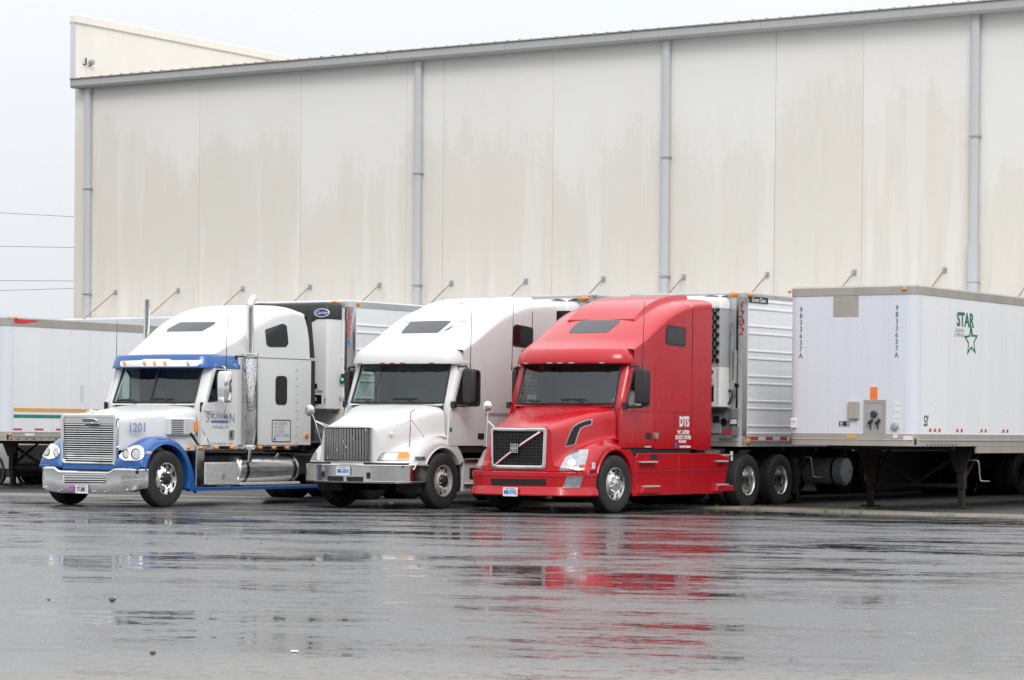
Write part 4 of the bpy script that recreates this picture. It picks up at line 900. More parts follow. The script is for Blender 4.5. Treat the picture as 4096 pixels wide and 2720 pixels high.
    if new:
        gz0, gz1, gw = .775, 1.485, .585
        def frame(o0, o1, w0, m, nm, par):
            out_ = rpoly([(-gw*.97, gz0), (gw*.97, gz0), (gw, gz1), (-gw, gz1)], .06, 4)
            inn = rpoly([(-gw*.97+w0, gz0+w0), (gw*.97-w0, gz0+w0), (gw-w0, gz1-w0), (-gw+w0, gz1-w0)], .045, 4)
            pr = [(tuple(np.array(out_[i])*(1-q)+np.array(out_[(i+1) % len(out_)])*q), tuple(np.array(inn[i])*(1-q)+np.array(inn[(i+1) % len(inn)])*q)) for i in range(len(out_)) for q in ((0, .125, .25, .375, .5, .625, .75, .875) if math.dist(out_[i], out_[(i+1) % len(out_)]) > .2 else (0,))]
            Gs = [[fpt(*a, o0), fpt(*a, o1), fpt((a[0]+b[0])/2, (a[1]+b[1])/2, o1+.008), fpt(*b, o1), fpt(*b, o0)] for a, b in pr]
            return MB().grid(Gs, closed=True).build(nm, m, par, 50)
        gb_ = MB().grid([[fpt(-.56+1.12*i/12, z, .01) for z in (gz0+.02, gz1-.02)] for i in range(13)]).build('grille', 'seam_black', t, 40)
        frame(.0, .045, .055, 'chrome', 'grille_frame', gb_)
        for i in range(1, 15):
            v = -.54+1.08*i/15; MB().tube([fpt(v, gz0+.03, .026), fpt(v, gz1-.03, .026)], .0055, 4).build('grille_bar', 'black_plastic', gb_)
        for j in range(1, 12):
            z = gz0+.04+(gz1-gz0-.06)*j/12; MB().tube([fpt(-.55+1.1*i/8, z, .028) for i in range(9)], .0065, 4).build('grille_bar', 'black_plastic', gb_)
        a = (-.45, gz0+.06); b = (.47, gz1-.065)
        pts = [fpt(a[0]+(b[0]-a[0])*k/8, a[1]+(b[1]-a[1])*k/8, .045) for k in range(9)]
        MB().tube(pts, .020, 6).build('diagonal_bar', 'chrome', gb_)
        em = MB().prism([(.075*sx_, 1.13+.075*sz_) for sx_, sz_ in ((-1, -1), (1, -1), (1, 1), (-1, 1))], 'y', -1.41, -1.37).build('emblem', 'black_gloss', gb_, 0, .006)
        MB().holed([(.077*a_, 1.13+.077*b_) for a_, b_ in ((-1, -1), (1, -1), (1, 1), (-1, 1))], [[(.066*a_, 1.13+.066*b_) for a_, b_ in ((-1, -1), (1, -1), (1, 1), (-1, 1))]], 'y', -1.417, -1.409).build('emblem_rim', 'chrome', em, 0)
        MB().holed([(.052*math.cos(R(15*k)), 1.13+.052*math.sin(R(15*k))) for k in range(24)], [[(.038*math.cos(R(15*k)), 1.13+.038*math.sin(R(15*k))) for k in range(24)]], 'y', -1.418, -1.409).box(-.052, .052, -1.4185, -1.409, 1.12, 1.14).build('emblem_ring', 'chrome', em, 0)
    else:
        gz0, gz1, gw = .865, 1.46, .525
        gb_ = MB().grid([[fpt(-gw+2*gw*i/12, z, .008) for z in (gz0, gz1)] for i in range(13)]).build('grille', 'seam_black', t, 40)
        out_ = rpoly([(-gw-.01, gz0-.01), (gw+.01, gz0-.01), (gw+.01, gz1+.01), (-gw-.01, gz1+.01)], .035, 4); inn = [(p[0]*.965, gz0+.295+(p[1]-gz0-.295)*.965) for p in out_]
        pr = [(tuple(np.array(out_[i])*(1-q)+np.array(out_[(i+1) % len(out_)])*q), tuple(np.array(inn[i])*(1-q)+np.array(inn[(i+1) % len(inn)])*q)) for i in range(len(out_)) for q in ((0, .125, .25, .375, .5, .625, .75, .875) if math.dist(out_[i], out_[(i+1) % len(out_)]) > .2 else (0,))]
        MB().grid([[fpt(*a, 0), fpt(*a, .03), fpt(*b, .03), fpt(*b, 0)] for a, b in pr], closed=True).build('grille_frame', 'chrome_dull', gb_, 40)
        nb = 17
        for i in range(nb):
            v = -gw+.03+(2*gw-.06)*i/(nb-1)
            for dv in (-.013, .013): MB().tube([fpt(v+dv, gz0+.02, .022), fpt(v+dv, gz1-.02, .022)], .0058, 5).build('grille_bar', 'chrome_dull', gb_)
            MB().tube([fpt(v-.013, gz1-.02, .022), fpt(v+.013, gz1-.02, .022)], .006, 5).build('grille_bar_end', 'chrome_dull', gb_)
        for a_, b_ in ((-.17, 1.06), (-.02, 1.21), (.03, 1.11), (.19, 1.27), (.43, 1.43), (-.42, .91)): MB().box(a_-.014, a_+.014, fpt(a_, 0)[1]-.04, fpt(a_, 0)[1]-.018, b_-.02, b_+.02).build('grille_clip', 'chrome_dull', gb_, 0)
    # ---- lamps, vents and marks that lie on the hood
    if new:
        q = px('g', (1005, 1022), (1040, 940), (1085, 860), (1140, 795), (1200, 762), (1280, 752), (1370, 752), (1352, 850), (1330, 930), (1316, 1018))
        hl = decal('headlight', HT, q, 'lens_clear', t, O, .012, 3); cxy = (sum(p[0] for p in q)/len(q), sum(p[1] for p in q)/len(q))
        LT = bvh([hl])
        decal('lamp_bowl', LT, [(1900+(1165+46*math.cos(R(30*k)))/3.0154, 1550+(905+40*math.sin(R(30*k)))/3.0154) for k in range(12)], 'reflector', hl, O, .004, 1)
        decal('lamp_bowl', LT, [(1900+(1215+40*math.cos(R(30*k)))/3.0154, 1550+(820+32*math.sin(R(30*k)))/3.0154) for k in range(12)], 'reefer_grey', hl, O, .004, 1)
        decal('turn_signal', LT, px('g', (1262, 935), (1330, 928), (1316, 1000), (1240, 1000)), 'red_lens', hl, O, .004, 1)
        decal('lamp_shelf', LT, px('g', (1045, 955), (1240, 968), (1235, 1000), (1030, 1000)), 'reflector', hl, O, .004, 1)
        decal('headlight', HT, px('g', (0, 1012), (0, 850), (30, 790), (75, 752), (130, 752), (152, 765), (120, 830), (100, 900), (88, 960), (80, 1012)), 'lens_clear', t, O, .012, 3)
        vt = decal('hood_vent', HT, px('g', (1088, 720), (1108, 640), (1140, 550), (1180, 470), (1240, 430), (1330, 395), (1416, 380), (1408, 450), (1330, 470), (1280, 495), (1250, 560), (1225, 640), (1210, 690)), 'galvanised', t, O, .006, 2)
        decal('vent_mesh', bvh([vt]), px('g', (1098, 704), (1118, 640), (1150, 553), (1188, 478), (1243, 440), (1330, 405), (1404, 391), (1399, 442), (1326, 460), (1270, 487), (1238, 556), (1212, 640), (1199, 684)), 'seam_black', vt, O, .004, 2)
        o = text('50', .155, 'white_print', t, (1.212, -.735, .83), 'x', .78, bold=.006)
        o.rotation_euler = (R(90), 0, R(90-0))
    else:
        hl = decal('headlight', HT, px('h', (945, 903), (975, 845), (1010, 805), (1040, 794), (1325, 794), (1342, 810), (1342, 904)), 'lens_clear', t, O, .012, 3); LT = bvh([hl])
        decal('turn_signal', LT, px('h', (1218, 794), (1325, 794), (1342, 810), (1342, 904), (1200, 904)), 'amber', hl, O, .004, 2)
        decal('lamp_bowl', LT, px('h', (1020, 880), (1035, 830), (1070, 806), (1195, 806), (1185, 890), (1030, 892)), 'reflector', hl, O, .003, 2)
        decal('lamp_trim', HT, px('h', (915, 945), (940, 906), (1342, 907), (1342, 940), (1190, 948)), 'reefer_white', t, O, .010, 2)
        h2 = decal('headlight', HT, px('h', (60, 892), (85, 792), (205, 792), (215, 815), (213, 897)), 'lens_clear', t, O, .012, 3)
        if h2: decal('turn_signal', bvh([h2]), px('h', (60, 892), (85, 792), (100, 792), (82, 892)), 'amber', h2, O, .004, 1)
        text('VOLVO', .085, 'black_print', t, (1.212, -.72, .915), 'x', 1.15, bold=.006)
        # fender mirrors on tripods
        for s in (-1, 1):
            dv = s
            top = Vector((dv*.98, -.62, 1.84)); kn = Vector((dv*.92, -.50, 1.55))
            if s > 0: legs_ = [(.97, -.72, 1.14), (1.02, -.28, 1.25), (.74, -.95, 1.36)]; tp = [(1.05, -.80, 1.62), (1.06, -.82, 1.74), (1.13, -.80, 1.80)]
            else: legs_ = [(-1.0, -.72, 1.12), (-.70, -.55, 1.42), (-.66, -.75, 1.38)]; tp = [(-1.10, -.82, 1.58), (-1.14, -.86, 1.72), (-1.17, -.88, 1.77)]
            mt = MB()
            mt.tube([legs_[0], tp[0], tp[1], tp[2]], .012, 6); mt.tube([legs_[1], tp[0]], .010, 6); mt.tube([legs_[2], tp[0]], .010, 6)
            st_ = mt.build('mirror_stand', 'chrome', t)
            for q in legs_: MB().lathe([(.035, -.02), (.035, 0), (.015, .015), (0, .02)], q, 'z', 10).build('stand_foot', 'chrome', st_)
            if s < 0:
                mo = MB().lathe([(.0, -.05), (.07, -.045), (.105, -.02), (.11, 0), (.0, .004)], (0, 0, 0), 'y', 20).build('fender_mirror', 'chrome_dull', t, 40, loc=(tp[2][0], tp[2][1]-.0, tp[2][2])); 
    if new:
        st_ = MB().tube([(-1.10, -.62, 1.15), (-1.10, -.61, 1.55), (-1.10, -.59, 1.76), (-1.10, -.58, 1.83)], .014, 6).tube([(-.86, -.42, 1.36), (-1.10, -.60, 1.66)], .011, 6).tube([(-.80, -.62, 1.38), (-1.10, -.60, 1.60)], .011, 6).build('mirror_stand', 'chrome', t)
        MB().lathe([(.0, -.06), (.05, -.055), (.085, -.03), (.095, 0), (.0, .004)], (-1.10, -.62, 1.87), 'y', 20).build('fender_mirror', 'chrome', st_, 40)
    # ---- windshield, pillars, cab sides
    ws, WP = windshield(t, 1.93, 2.64, .05, .32, .19, 1.05, 1.01)
    cow = MB().grid([[(v, .05+.12*(abs(v)/1.1), 1.885), (v, .07+.19*(abs(v)/1.05)**2.2, 1.935)] for v in [-1.05+2.10*k/20 for k in range(21)]]).build('cowl', paint if new else 'white_paint', t, 40)
    win = rpoly([(.37, 1.885), (1.20, 1.885), (1.20, 2.54), (.64, 2.57)], .09, 4)
    door = rpoly([(.165, 1.15), (1.37, 1.15), (1.37, 2.66), (.61, 2.66), (.32, 1.95), (.22, 1.75)], .03, 2)
    for s in (-1, 1):
        d = MB().holed(door, [win], 'x', s*1.165, s*1.2).build('door', paint, t, 0)
        k = [(.78+(p[0]-.78)*.93, 2.22+(p[1]-2.22)*.92) for p in win]
        MB().holed([(.78+(p[0]-.78)*1.02, 2.22+(p[1]-2.22)*1.02) for p in win], [k], 'x', s*1.16, s*1.207).build('window_seal', 'black_plastic', d, 0)
        if not (new and s > 0): MB().prism(k, 'x', s*1.178, s*1.182).build('window_pane', 'glass_side', d, 0)
        if new:
            h_ = MB().prism(rrect(1.08, 1.28, 1.30, 1.42, .015, 2), 'x', s*1.195, s*1.207).build('door_handle', 'black_plastic', d, 0)
            MB().prism(rrect(1.36, 1.46, 1.31, 1.42, .02, 2), 'x', s*1.19, s*1.24).build('door_latch', 'galvanised', d, 0)
        else: MB().prism(rrect(1.14, 1.34, 1.27, 1.38, .015, 2), 'x', s*1.195, s*1.207).build('door_handle', 'black_plastic', d, 0)
        sp_ = MB().prism([(1.382, 1.13), (USE-.006, 1.13), (USE-.006, 2.70), (1.382, 2.70)], 'x', s*1.165, s*1.2).build('sleeper_panel', paint, t, 0)
        if new:
            MB().box(s*1.2005 if s > 0 else -1.203, 1.203 if s > 0 else -1.2005, .5, USE, 1.796, 1.802).build('panel_seam', 'seam_black', sp_, 0)
            MB().box(s*1.2005 if s > 0 else -1.203, 1.203 if s > 0 else -1.2005, 2.11, 2.115, 1.13, 1.797).build('panel_seam', 'seam_black', sp_, 0)
            MB().holed(rrect(2.10, 2.26, 2.27, 2.55, .01, 1), [rrect(2.106, 2.254, 2.276, 2.544, .01, 1)], 'x', s*1.2, s*1.2025).build('panel_seam', 'maroon_print', sp_, 0)
        MB().prism([(USE+.008, 1.12), (URE, 1.12), (URE, 2.715), (USE+.008, 2.715)], 'x', s*1.17, s*1.205).build('side_extender', paint, t, 0)
        MB().box(s*1.10 if s > 0 else -1.18, 1.18 if s > 0 else -1.10, .3, USE, 1.02, 1.14).build('cab_sill', 'seam_black', t, 0)
        MB().box(s*1.16 if s > 0 else -1.168, 1.168 if s > 0 else -1.16, 1.3, URE-.02, 1.13, 2.8).build('seam_backing', 'seam_black', t, 0)
    MB().box(-1.15, 1.15, USE-.04, USE, .95, 3.6).build('sleeper_back', 'chassis_black', t, 0)
    da = interior(t, .30, 1.75, 1.16, 2.68, 1.86)
    if new: MB().box(-.05, .55, .62, .85, 1.845, 1.90).build('papers', 'paper', da, 0, .01)
    else:
        for v_, z_ in ((-.1, .03), (.2, .08), (.7, .07)): MB().box(v_-.1, v_+.1, .55, .7, 1.865, 1.87+z_).build('papers', 'paper', da, 0, .01)
    # ---- roof fairing
    UU = (.40, .7, 1.0, 1.43, 1.9, 2.4, 2.9, 3.9); ZT = (2.93, 3.06, 3.24, 3.48, 3.68, 3.83, 3.91, 3.97); ZC = (2.90, 3.0, 3.10, 3.27, 3.44, 3.58, 3.68, 3.76)
    NE = (2.6, 2.6, 2.6, 2.7, 3.0, 3.4, 3.8, 4.0)
    def rsec(u):
        zt, zc, ne = itp(UU, ZT, u), itp(UU, ZC, u), itp(UU, NE, u)
        bw = .24*max(0, 1-(u-.4)/1.6)
        P = []
        for k in range(21):
            a = math.pi/2*k/20; v = 1.2*(math.sin(a))**(2/ne); z = zc+(zt-zc)*(max(math.cos(a), 0))**(2/ne)
            P.append((v, z))
        P += [(1.2, zc+(2.70-zc)*k/4) for k in range(1, 5)]
        return [(v, min(u+bw*(v/1.2)**2, USE+(.0 if u < USE else 9)), z) for v, z in P]
    def roofpart(ua, ub, nm, sc=1.0, zl=None):
        us = [ua+(ub-ua)*k/30 for k in range(31)]; G = []
        for u in us:
            h = rsec(u); row = [(-v*sc, uu, z) for v, uu, z in reversed(h) if v > 1e-6]+[(v*sc, uu, z) for v, uu, z in h]
            if ub > USE+.1: row = [(a_, u, c_) for a_, b_, c_ in row]
            G.append(row)
        return MB().grid(G).build(nm, paint, t, 60)
    rf = roofpart(.40, USE-.004, 'roof_fairing')
    rx = roofpart(USE+.012, URE, 'roof_extender', 1.004)
    # raised center bump
    bp = []
    for k in range(13):
        u = 1.45+(URE-.1-1.45)*k/12; h = min(1, k/2.5)*.075; w = .75
        zt = itp(UU, ZT, u)
        bp.append([(-w, u, zt-.05), (-w*.93, u, zt+h*.9), (-w*.5, u, zt+h), (w*.5, u, zt+h), (w*.93, u, zt+h*.9), (w, u, zt-.05)])
    rb = MB().grid(bp); rb.add(bp[0], [tuple(range(6))]); rb.add(bp[-1], [tuple(range(6))])
    rb.build('roof_ridge', paint, rf, 30)
    # brow over the windshield
    half = smooth_path([(0, .10), (.45, .13), (.85, .23), (1.06, .34), (1.17, .46), (1.205, .62), (1.207, .80)], 6)
    prof = [(-.35, 2.655), (-.02, 2.645), (.0, 2.65), (.005, 2.68), (-.03, 2.80), (-.09, 2.89), (-.14, 2.925), (-.22, 2.94), (-.40, 2.95)]
    br = MB().grid(sweep(mirror_path(half), prof)).build('brow', paint, t, 50)
    for s in (-1, 1): MB().box(s*1.1 if s > 0 else -1.201, 1.201 if s > 0 else -1.1, .52, USE-.004, 2.655, 2.70).build('drip_rail', paint, rf, 0)
    for v in (-.82, -.25, -.02, .21, .78):
        u_ = np.interp(abs(v), [p[0] for p in half], [p[1] for p in half]); MB().box(v-.055, v+.055, u_-.012, u_+.02, 2.646, 2.668).build('clearance_lamp', 'red_lens' if not new else 'reefer_grey', br, 0)
    RT = bvh([rf])
    if new: sk = ((760, 218), (1025, 215), (1015, 235), (935, 298), (685, 302), (700, 275)); c = 4
    else: sk = ((800, 233), (1075, 229), (1070, 240), (985, 313), (732, 318), (740, 300)); c = 3
    decal('skylight', RT, rpoly(px(c, *sk), 6), 'skylight', rf, O, .004, 3)
    for s in (1, -1):
        if new: framed(t, 'sleeper_window', rpoly([(1.76, 3.03), (2.47, 3.0), (2.50, 3.36), (1.83, 3.39), (1.76, 3.30)], .07), 1.2, rf, s=s)
        else:
            framed(t, 'sleeper_window', rpoly([(2.28, 3.03), (2.98, 3.0), (3.0, 3.40), (2.38, 3.45), (2.28, 3.38)], .07), 1.2, rf, s=s)
            w_ = framed(t, 'sleeper_window', rpoly([(2.32, 2.13), (3.32, 2.13), (3.32, 2.64), (2.32, 2.64)], .07), 1.2, s=s)
            if s > 0:
                text('Stars', .15, 'rail_grey', w_, (1.213, 2.78, 2.47), 'x', 1.0); text('MC 66436', .085, 'rail_grey', w_, (1.213, 2.82, 2.33), 'x', .9); text('USDOT 10', .085, 'rail_grey', w_, (1.213, 2.82, 2.23), 'x', .9)
                slab(w_, 'print_line', 'rail_grey', 1.2125, 1.214, 2.55, 3.2, 2.385, 2.405); slab(w_, 'print_line', 'rail_grey', 1.2125, 1.214, 2.55, 3.2, 2.16, 2.18)
    # ---- mirrors, antennas, steps
    for s in (1, -1):
        if s > 0: mo = mirror(t, 1, 1.345, 1.625, .45, 1.93, 2.55, rz=R(-8), d=.12)
        else: mo = mirror(t, -1, 1.34, 1.47, .80 if new else .64, 1.93, 2.55, rz=R(-8), d=.15)
        u_ = .45 if s > 0 else (.80 if new else .64)
        MB().tube([(s*1.19, .30, 1.90), (s*1.30, u_-.02, 1.875), (s*1.48, u_, 1.88), (s*1.5, u_, 1.95)], .026, 7).build('mirror_arm', 'black_plastic', t)
        MB().tube([(s*1.18, .50, 2.60), (s*1.40, u_, 2.60), (s*1.44, u_, 2.54)], .022, 7).build('mirror_arm', 'black_plastic', t)
        MB().box(s*1.19 if s > 0 else -1.27, 1.27 if s > 0 else -1.19, .24, .36, 1.84, 1.96).build('mirror_bracket', 'black_plastic', t, 0, .012)
        antenna(t, s*1.5, u_-.02, 2.55, 3.75, .03)
    for s in (1, -1):
        a_, b_ = (s*1.06, s*1.195)
        if new:
            sk_ = MB().prism([(.745, .285), (2.27, .285), (2.27, 1.05), (.80, 1.05), (.745, .98)], 'x', *sorted((a_, b_))).build('skirt', paint, t, 0, .012)
            MB().prism([(2.28, .285), (4.0, .285), (4.24, .93), (4.24, .97), (3.7, 1.05), (2.28, 1.05)], 'x', *sorted((a_, b_))).build('skirt', paint, t, 0, .012)
            MB().box(*sorted((s*1.195, s*1.203)), .75, 4.15, .715, .735).build('skirt_crease', 'maroon_print', sk_, 0)
            for u_, z_ in ((.95, .43), (3.72, .43), (.85, .87), (3.70, .87)):
                if z_ < .6: MB().prism([(u_-.12, z_-.10), (u_+.62, z_-.10), (u_+.55, z_+.005), (u_-.05, z_+.005)], 'x', *sorted((s*1.19, s*1.27))).build('step', paint, sk_, 0, .01)
                MB().box(*sorted((s*1.18, s*1.275)), u_, u_+(.55 if u_ < 2 else .36), z_+.006, z_+.036).build('step_tread', 'step_grey', sk_, 0, .006)
            MB().prism(rrect(1.26, 1.50, .94, 1.02, .02, 2), 'x', *sorted((s*1.19, s*1.198))).build('step_recess', 'seam_black', sk_, 0)
        else:
            sk_ = MB().prism([(.70, .30), (4.0, .30), (4.1, .85), (.76, .85)], 'x', *sorted((s*1.0, s*1.15))).build('skirt', 'white_paint_dirty', t, 0, .012)
            MB().box(*sorted((s*1.1, s*1.2)), .75, 1.5, .86, .91).build('step', 'polished_steel', sk_, 0, .008); MB().box(*sorted((s*1.1, s*1.2)), .75, 1.5, .40, .45).build('step', 'polished_steel', sk_, 0, .008)
            MB().prism(rrect(.95, 1.5, .52, .74, .03, 2), 'x', *sorted((s*1.14, s*1.152))).build('step_recess', 'seam_black', sk_, 0)
    if new:
        vp = slab(t, 'mudflap_bracket', 'black_plastic', .93, .98, 3.35, 4.45, .98, 1.12, .01); text('VOLVO', .10, 'galvanised', vp, (.983, 3.95, 1.05), 'x', 1.8, bold=.005)
        MB().tube([(1.15, 3.72, 1.0), (1.15, 4.38, 1.0)], .03, 8).tube([(1.15, 4.38, .9), (1.15, 4.38, 1.08)], .035, 8).build('grab_bar', 'chrome', t)
        text('DTS', .25, 'white_print', t, (1.207, 2.46, 1.62), 'x', .80, bold=.012)
        text('MC  637930', .10, 'white_print', t, (1.207, 2.43, 1.43), 'x', .85, bold=.004); text('US DOT 1741938', .10, 'white_print', t, (1.207, 2.42, 1.335), 'x', .78, bold=.004); text('IN # 46837', .07, 'white_print', t, (1.207, 2.40, 1.26), 'x', .85, bold=.003)
        slab(t, 'blue_sticker', 'blue_print', 1.2035, 1.206, 2.13, 2.2, 1.15, 1.24); text('GROSS WEIGHT 80,000 LBS', .055, 'white_print', t, (1.207, 2.50, 1.165), 'x', .62, bold=.002); text('W/SLEEPER', .04, 'white_print', t, (1.203, 1.15, 1.165), 'x', 1.2)
    else:
        st_ = slab(t, 'trim_stripe', 'rail_grey', 1.2005, 1.203, 1.39, 2.95, 1.70, 1.76)
        slab(t, 'inspection_sticker', 'paper', 1.2005, 1.203, .20, .29, 1.62, 1.80); slab(t, 'green_sticker', 'green_stripe', 1.2005, 1.203, .21, .30, 1.40, 1.48)
        for k, (a, b) in enumerate((((1020, 305), (1098, 262)), ((1130, 236), (1182, 207)))):
            sc = decal('scuff', RT, px(3, a, (a[0]*.5+b[0]*.5, a[1]*.5+b[1]*.5-6), b, (a[0]*.5+b[0]*.5+4, a[1]*.5+b[1]*.5+4)), 'black_print', rf, O, .003, 1)
        lamp(rf, (.3, 1.9, 3.86), .05, 'white_print', name='roof_beacon')
    return t
TR3 = aero_truck('new', 'semi_truck', 'glossy red sleeper semi truck with black mesh grille, number 50 on fender', -25.6, 40.55, 'red_paint')
TR2 = aero_truck('old', 'semi_truck', 'all-white sleeper semi truck with vertical-bar grille and steel bumper between two other trucks', -28.95, 40.05, 'white_paint_dirty')
# ------------------------------------------------------------------ the white and blue conventional
def classic_truck(x, y):
    t = thing('semi_truck', 'white and blue semi truck with chrome grille, exhaust stacks and chrome bumper, leftmost truck', 'truck', (x, y, 0)); t['paint'] = 'white_paint'; O = (x, y, 0)
    WP_ = 'white_paint'
    chassis(t, -.5, 8.4, (6.3, 7.62), 'alloy')
    for s in (-1, 1): wheel(t, 1.10, 0, s, 'steer', 'chrome'); liner(t, s, .64)
    # hood
    S = (-.66, -.3, .1, .5, .85, 1.12)
    T_ = dict(zt=(1.655, 1.70, 1.745, 1.79, 1.83, 1.865), w=(.64, .70, .79, .89, .99, 1.07), ze=(1.55, 1.60, 1.64, 1.68, 1.71, 1.74))
    def sec(u):
        zt, w, ze = (itp(S, T_[k], u) for k in ('zt', 'w', 'ze'))
        c = [(0, zt), (.35*w, zt-.003), (.68*w, zt-.02), (.88*w, (zt+ze)/2+.012), (.97*w, ze), (w, ze-.10), (w+.01, ze-.35)]
        P = smooth_path(c, 4)+[(w+.012, 1.02)]
        return [(v, u+(.02*(1-abs(v)/.7) if u < -.6 else 0), z) for v, z in P]
    us = [-.66+1.78*k/24 for k in range(25)]
    G = [[(-v, u, z) for v, u, z in reversed(sec(q)) if v > 1e-6]+sec(q) for q in us]
    hood = MB().grid(G).build('hood', WP_, t, 50)
    MB().prism([(p[0], p[2]) for p in G[0]], 'y', -.655, -.64).build('nose_panel', WP_, t, 0)
    for s in (-1, 1): MB().tube([(s*(sec(q)[16][0]+.004), q, sec(q)[16][2]-.02) for q in us], .004, 4).build('hood_crease', 'grey_print', hood)
    # fenders
    UF = (-.76, -.70, -.6, -.4, -.15, .1, .35, .55, .70, .80, .86); ZF = (.84, .96, 1.06, 1.18, 1.26, 1.275, 1.22, 1.09, .88, .62, .30)
    fd = []
    for s in (-1, 1):
        G = []
        for k in range(60):
            u = -.76+1.62*k/59; zf = itp(UF, ZF, u)
            R1 = .635; zb = .5+math.sqrt(max(0, R1**2-u*u)) if abs(u) < R1 else (.72 if u < 0 else .28)
            if u > 0 and abs(u) >= R1: zb = .28
            zb = min(zb, zf-.03)
            pv = .62 if u < .1 else itp((.1, .86), (.62, 1.0), u)
            bw = .10*max(0, (-.2-u)/.56)
            P = smooth_path([(pv, max(zf-.20, zb)), (pv+.10, max(zf-.06, zb+.01)), (.92 if pv < .8 else (pv+1.2)/2, zf), (1.10, zf-.02), (1.19, zf-.07), (1.215, zf-.15 if zf-.15 > zb else zb+.01)], 3)
            P += [(1.225, zb+(P[-1][1]-zb)*q) for q in (.66, .33, 0)]
            G.append([(s*v, u+bw*max(0, (v-.8))/.4, z) for v, z in P])
        f = MB().grid(G); f.grid([[p, (p[0], p[1]+.01, .72)] for p in G[0]])
        f = f.build('fender', 'blue_paint', t, 50); fd.append(f)
        arch(t, .62, .66, 20, 196, s*1.08, s*1.235, 'blue_paint')
        MB().box(*sorted((s*.6, s*1.19)), -.72, -.55, .69, .74).build('fender_valance', 'blue_paint', f, 0, .01)
    MB().box(-.64, .64, -.70, -.60, .66, .765).build('nose_valance', 'blue_paint', t, 0, .01)
    MB().box(-1.15, 1.15, -.70, -.5, .60, .665).build('bumper_gap', 'seam_black', t, 0)
    FT = bvh(fd)
    # headlights
    cB = CR['b']
    def el(cx, cy, rx, ry, n=18): return [(cB[0]+(cx+rx*math.cos(2*math.pi*k/n))/cB[2], cB[1]+(cy+ry*math.sin(2*math.pi*k/n))/cB[2]) for k in range(n)]
    h1 = decal('headlight', FT, rpoly(px('b', (1085, 690), (1110, 620), (1180, 588), (1260, 600), (1310, 580), (1400, 565), (1470, 610), (1482, 700), (1440, 780), (1370, 806), (1250, 795), (1170, 800), (1100, 760)), 6), 'chrome', t, O, .03, 2, .05)
    if h1:
        L1 = bvh([h1])
        for c_ in ((1187, 690, 52, 78), (1345, 690, 78, 92)):
            a = decal('lamp_bowl', L1, el(*c_), 'black_gloss', h1, O, .004, 1); decal('lens', bvh([a]), el(c_[0]+8, c_[1]+4, c_[2]*.80, c_[3]*.80), 'lens_clear', h1, O, .006, 1)
    decal('side_marker', FT, el(1553, 672, 48, 22), 'chrome', t, O, .010, 1); decal('side_marker_lens', FT, el(1553, 672, 36, 15), 'amber', t, O, .016, 1)
    h2 = decal('headlight', FT, el(18, 660, 145, 118)[:], 'chrome', t, O, .03, 2, .05)
    if h2:
        L2 = bvh([h2])
        for c_ in ((95, 672, 42, 72), (-60, 645, 60, 82)):
            a = decal('lamp_bowl', L2, el(*c_), 'black_gloss', h2, O, .004, 1); decal('lens', L2, el(c_[0]+4, c_[1]+4, c_[2]*.78, c_[3]*.78), 'lens_clear', h2, O, .010, 1)
    # grille
    gf = MB().holed(rpoly([(-.66, .76), (.66, .76), (.68, 1.66), (-.68, 1.66)], .10, 5), [rpoly([(-.585, .80), (.585, .80), (.60, 1.60), (-.60, 1.60)], .06, 5)], 'y', -.72, -.64).build('grille', 'chrome', t, 40, .012)
    MB().box(-.60, .60, -.665, -.655, .79, 1.61).build('grille_backing', 'seam_black', gf, 0)
    slab(gf, 'grille_header', 'chrome_dull', -.595, .595, -.70, -.67, 1.49, 1.60)
    bar = MB().prism([(-.695, -.008), (-.70, 0), (-.695, .007), (-.672, .008), (-.672, -.008)], 'x', -.59, .59).mesh('grille_bar', 'chrome', 40)
    for k in range(17): link('grille_bar', bar, gf, (0, 0, .835+k*.0395))
    for v in (-.28, .28):
        for k in range(17): MB().box(v-.035, v+.035, -.698, -.668, .848+k*.0395, .862+k*.0395).build('bar_spacer', 'seam_black', gf, 0)
    bd = MB().prism([(.02+.19*math.cos(R(15*k)), 1.545+.045*math.sin(R(15*k))) for k in range(24)], 'y', -.725, -.70).build('badge', 'chrome', gf, 30, .006)
    MB().prism([(.02+.165*math.cos(R(15*k)), 1.545+.03*math.sin(R(15*k))) for k in range(24)], 'y', -.729, -.7255).build('badge_face', 'black_gloss', bd, 0)
    text('Freightliner', .045, 'galvanised', bd, (.02, -.7295, 1.545), 'y', 1.0)
    MB().tube([(0, -.63, 1.66), (0, -.66, 1.72), (0, -.60, 1.74)], [.03, .045, .02], 8).box(-.10, .10, -.66, -.60, 1.70, 1.725).build('hood_ornament', 'chrome', hood, 40, .008)
    # bumper with upswept ends
    half = smooth_path([(0, -.84), (.55, -.835), (.85, -.81), (1.05, -.74), (1.18, -.62), (1.225, -.49)], 6)
    G = []
    fp = mirror_path(half)
    for i, (v, u) in enumerate(fp):
        a = Vector(fp[max(i-1, 0)]); b = Vector(fp[min(i+1, len(fp)-1)]); tt = (b-a).normalized(); n = Vector((tt.y, -tt.x))
        top = .625 if abs(v) < .60 else .69 if abs(v) > .72 else .625+.065*(abs(v)-.60)/.12
        bot = .235 if abs(v) < .6 else itp((.6, .9, 1.1, 1.225), (.235, .27, .31, .35), abs(v))
        G.append([(v+n.x*o, u+n.y*o, z) for o, z in ((-.10, top+.01), (-.012, top+.012), (.004, top), (.008, top-.02), (.0, top-.04), (.012, (top+bot)/2), (.0, bot+.03), (-.02, bot), (-.10, bot))])
    bu = MB().grid(G).build('bumper', 'chrome', t, 32); BT = bvh([bu])
    iv = decal('bumper_intake', BT, rpoly(px('b', (205, 1012), (880, 1015), (885, 1165), (215, 1160)), 5), 'chrome', bu, O, .006, 2)
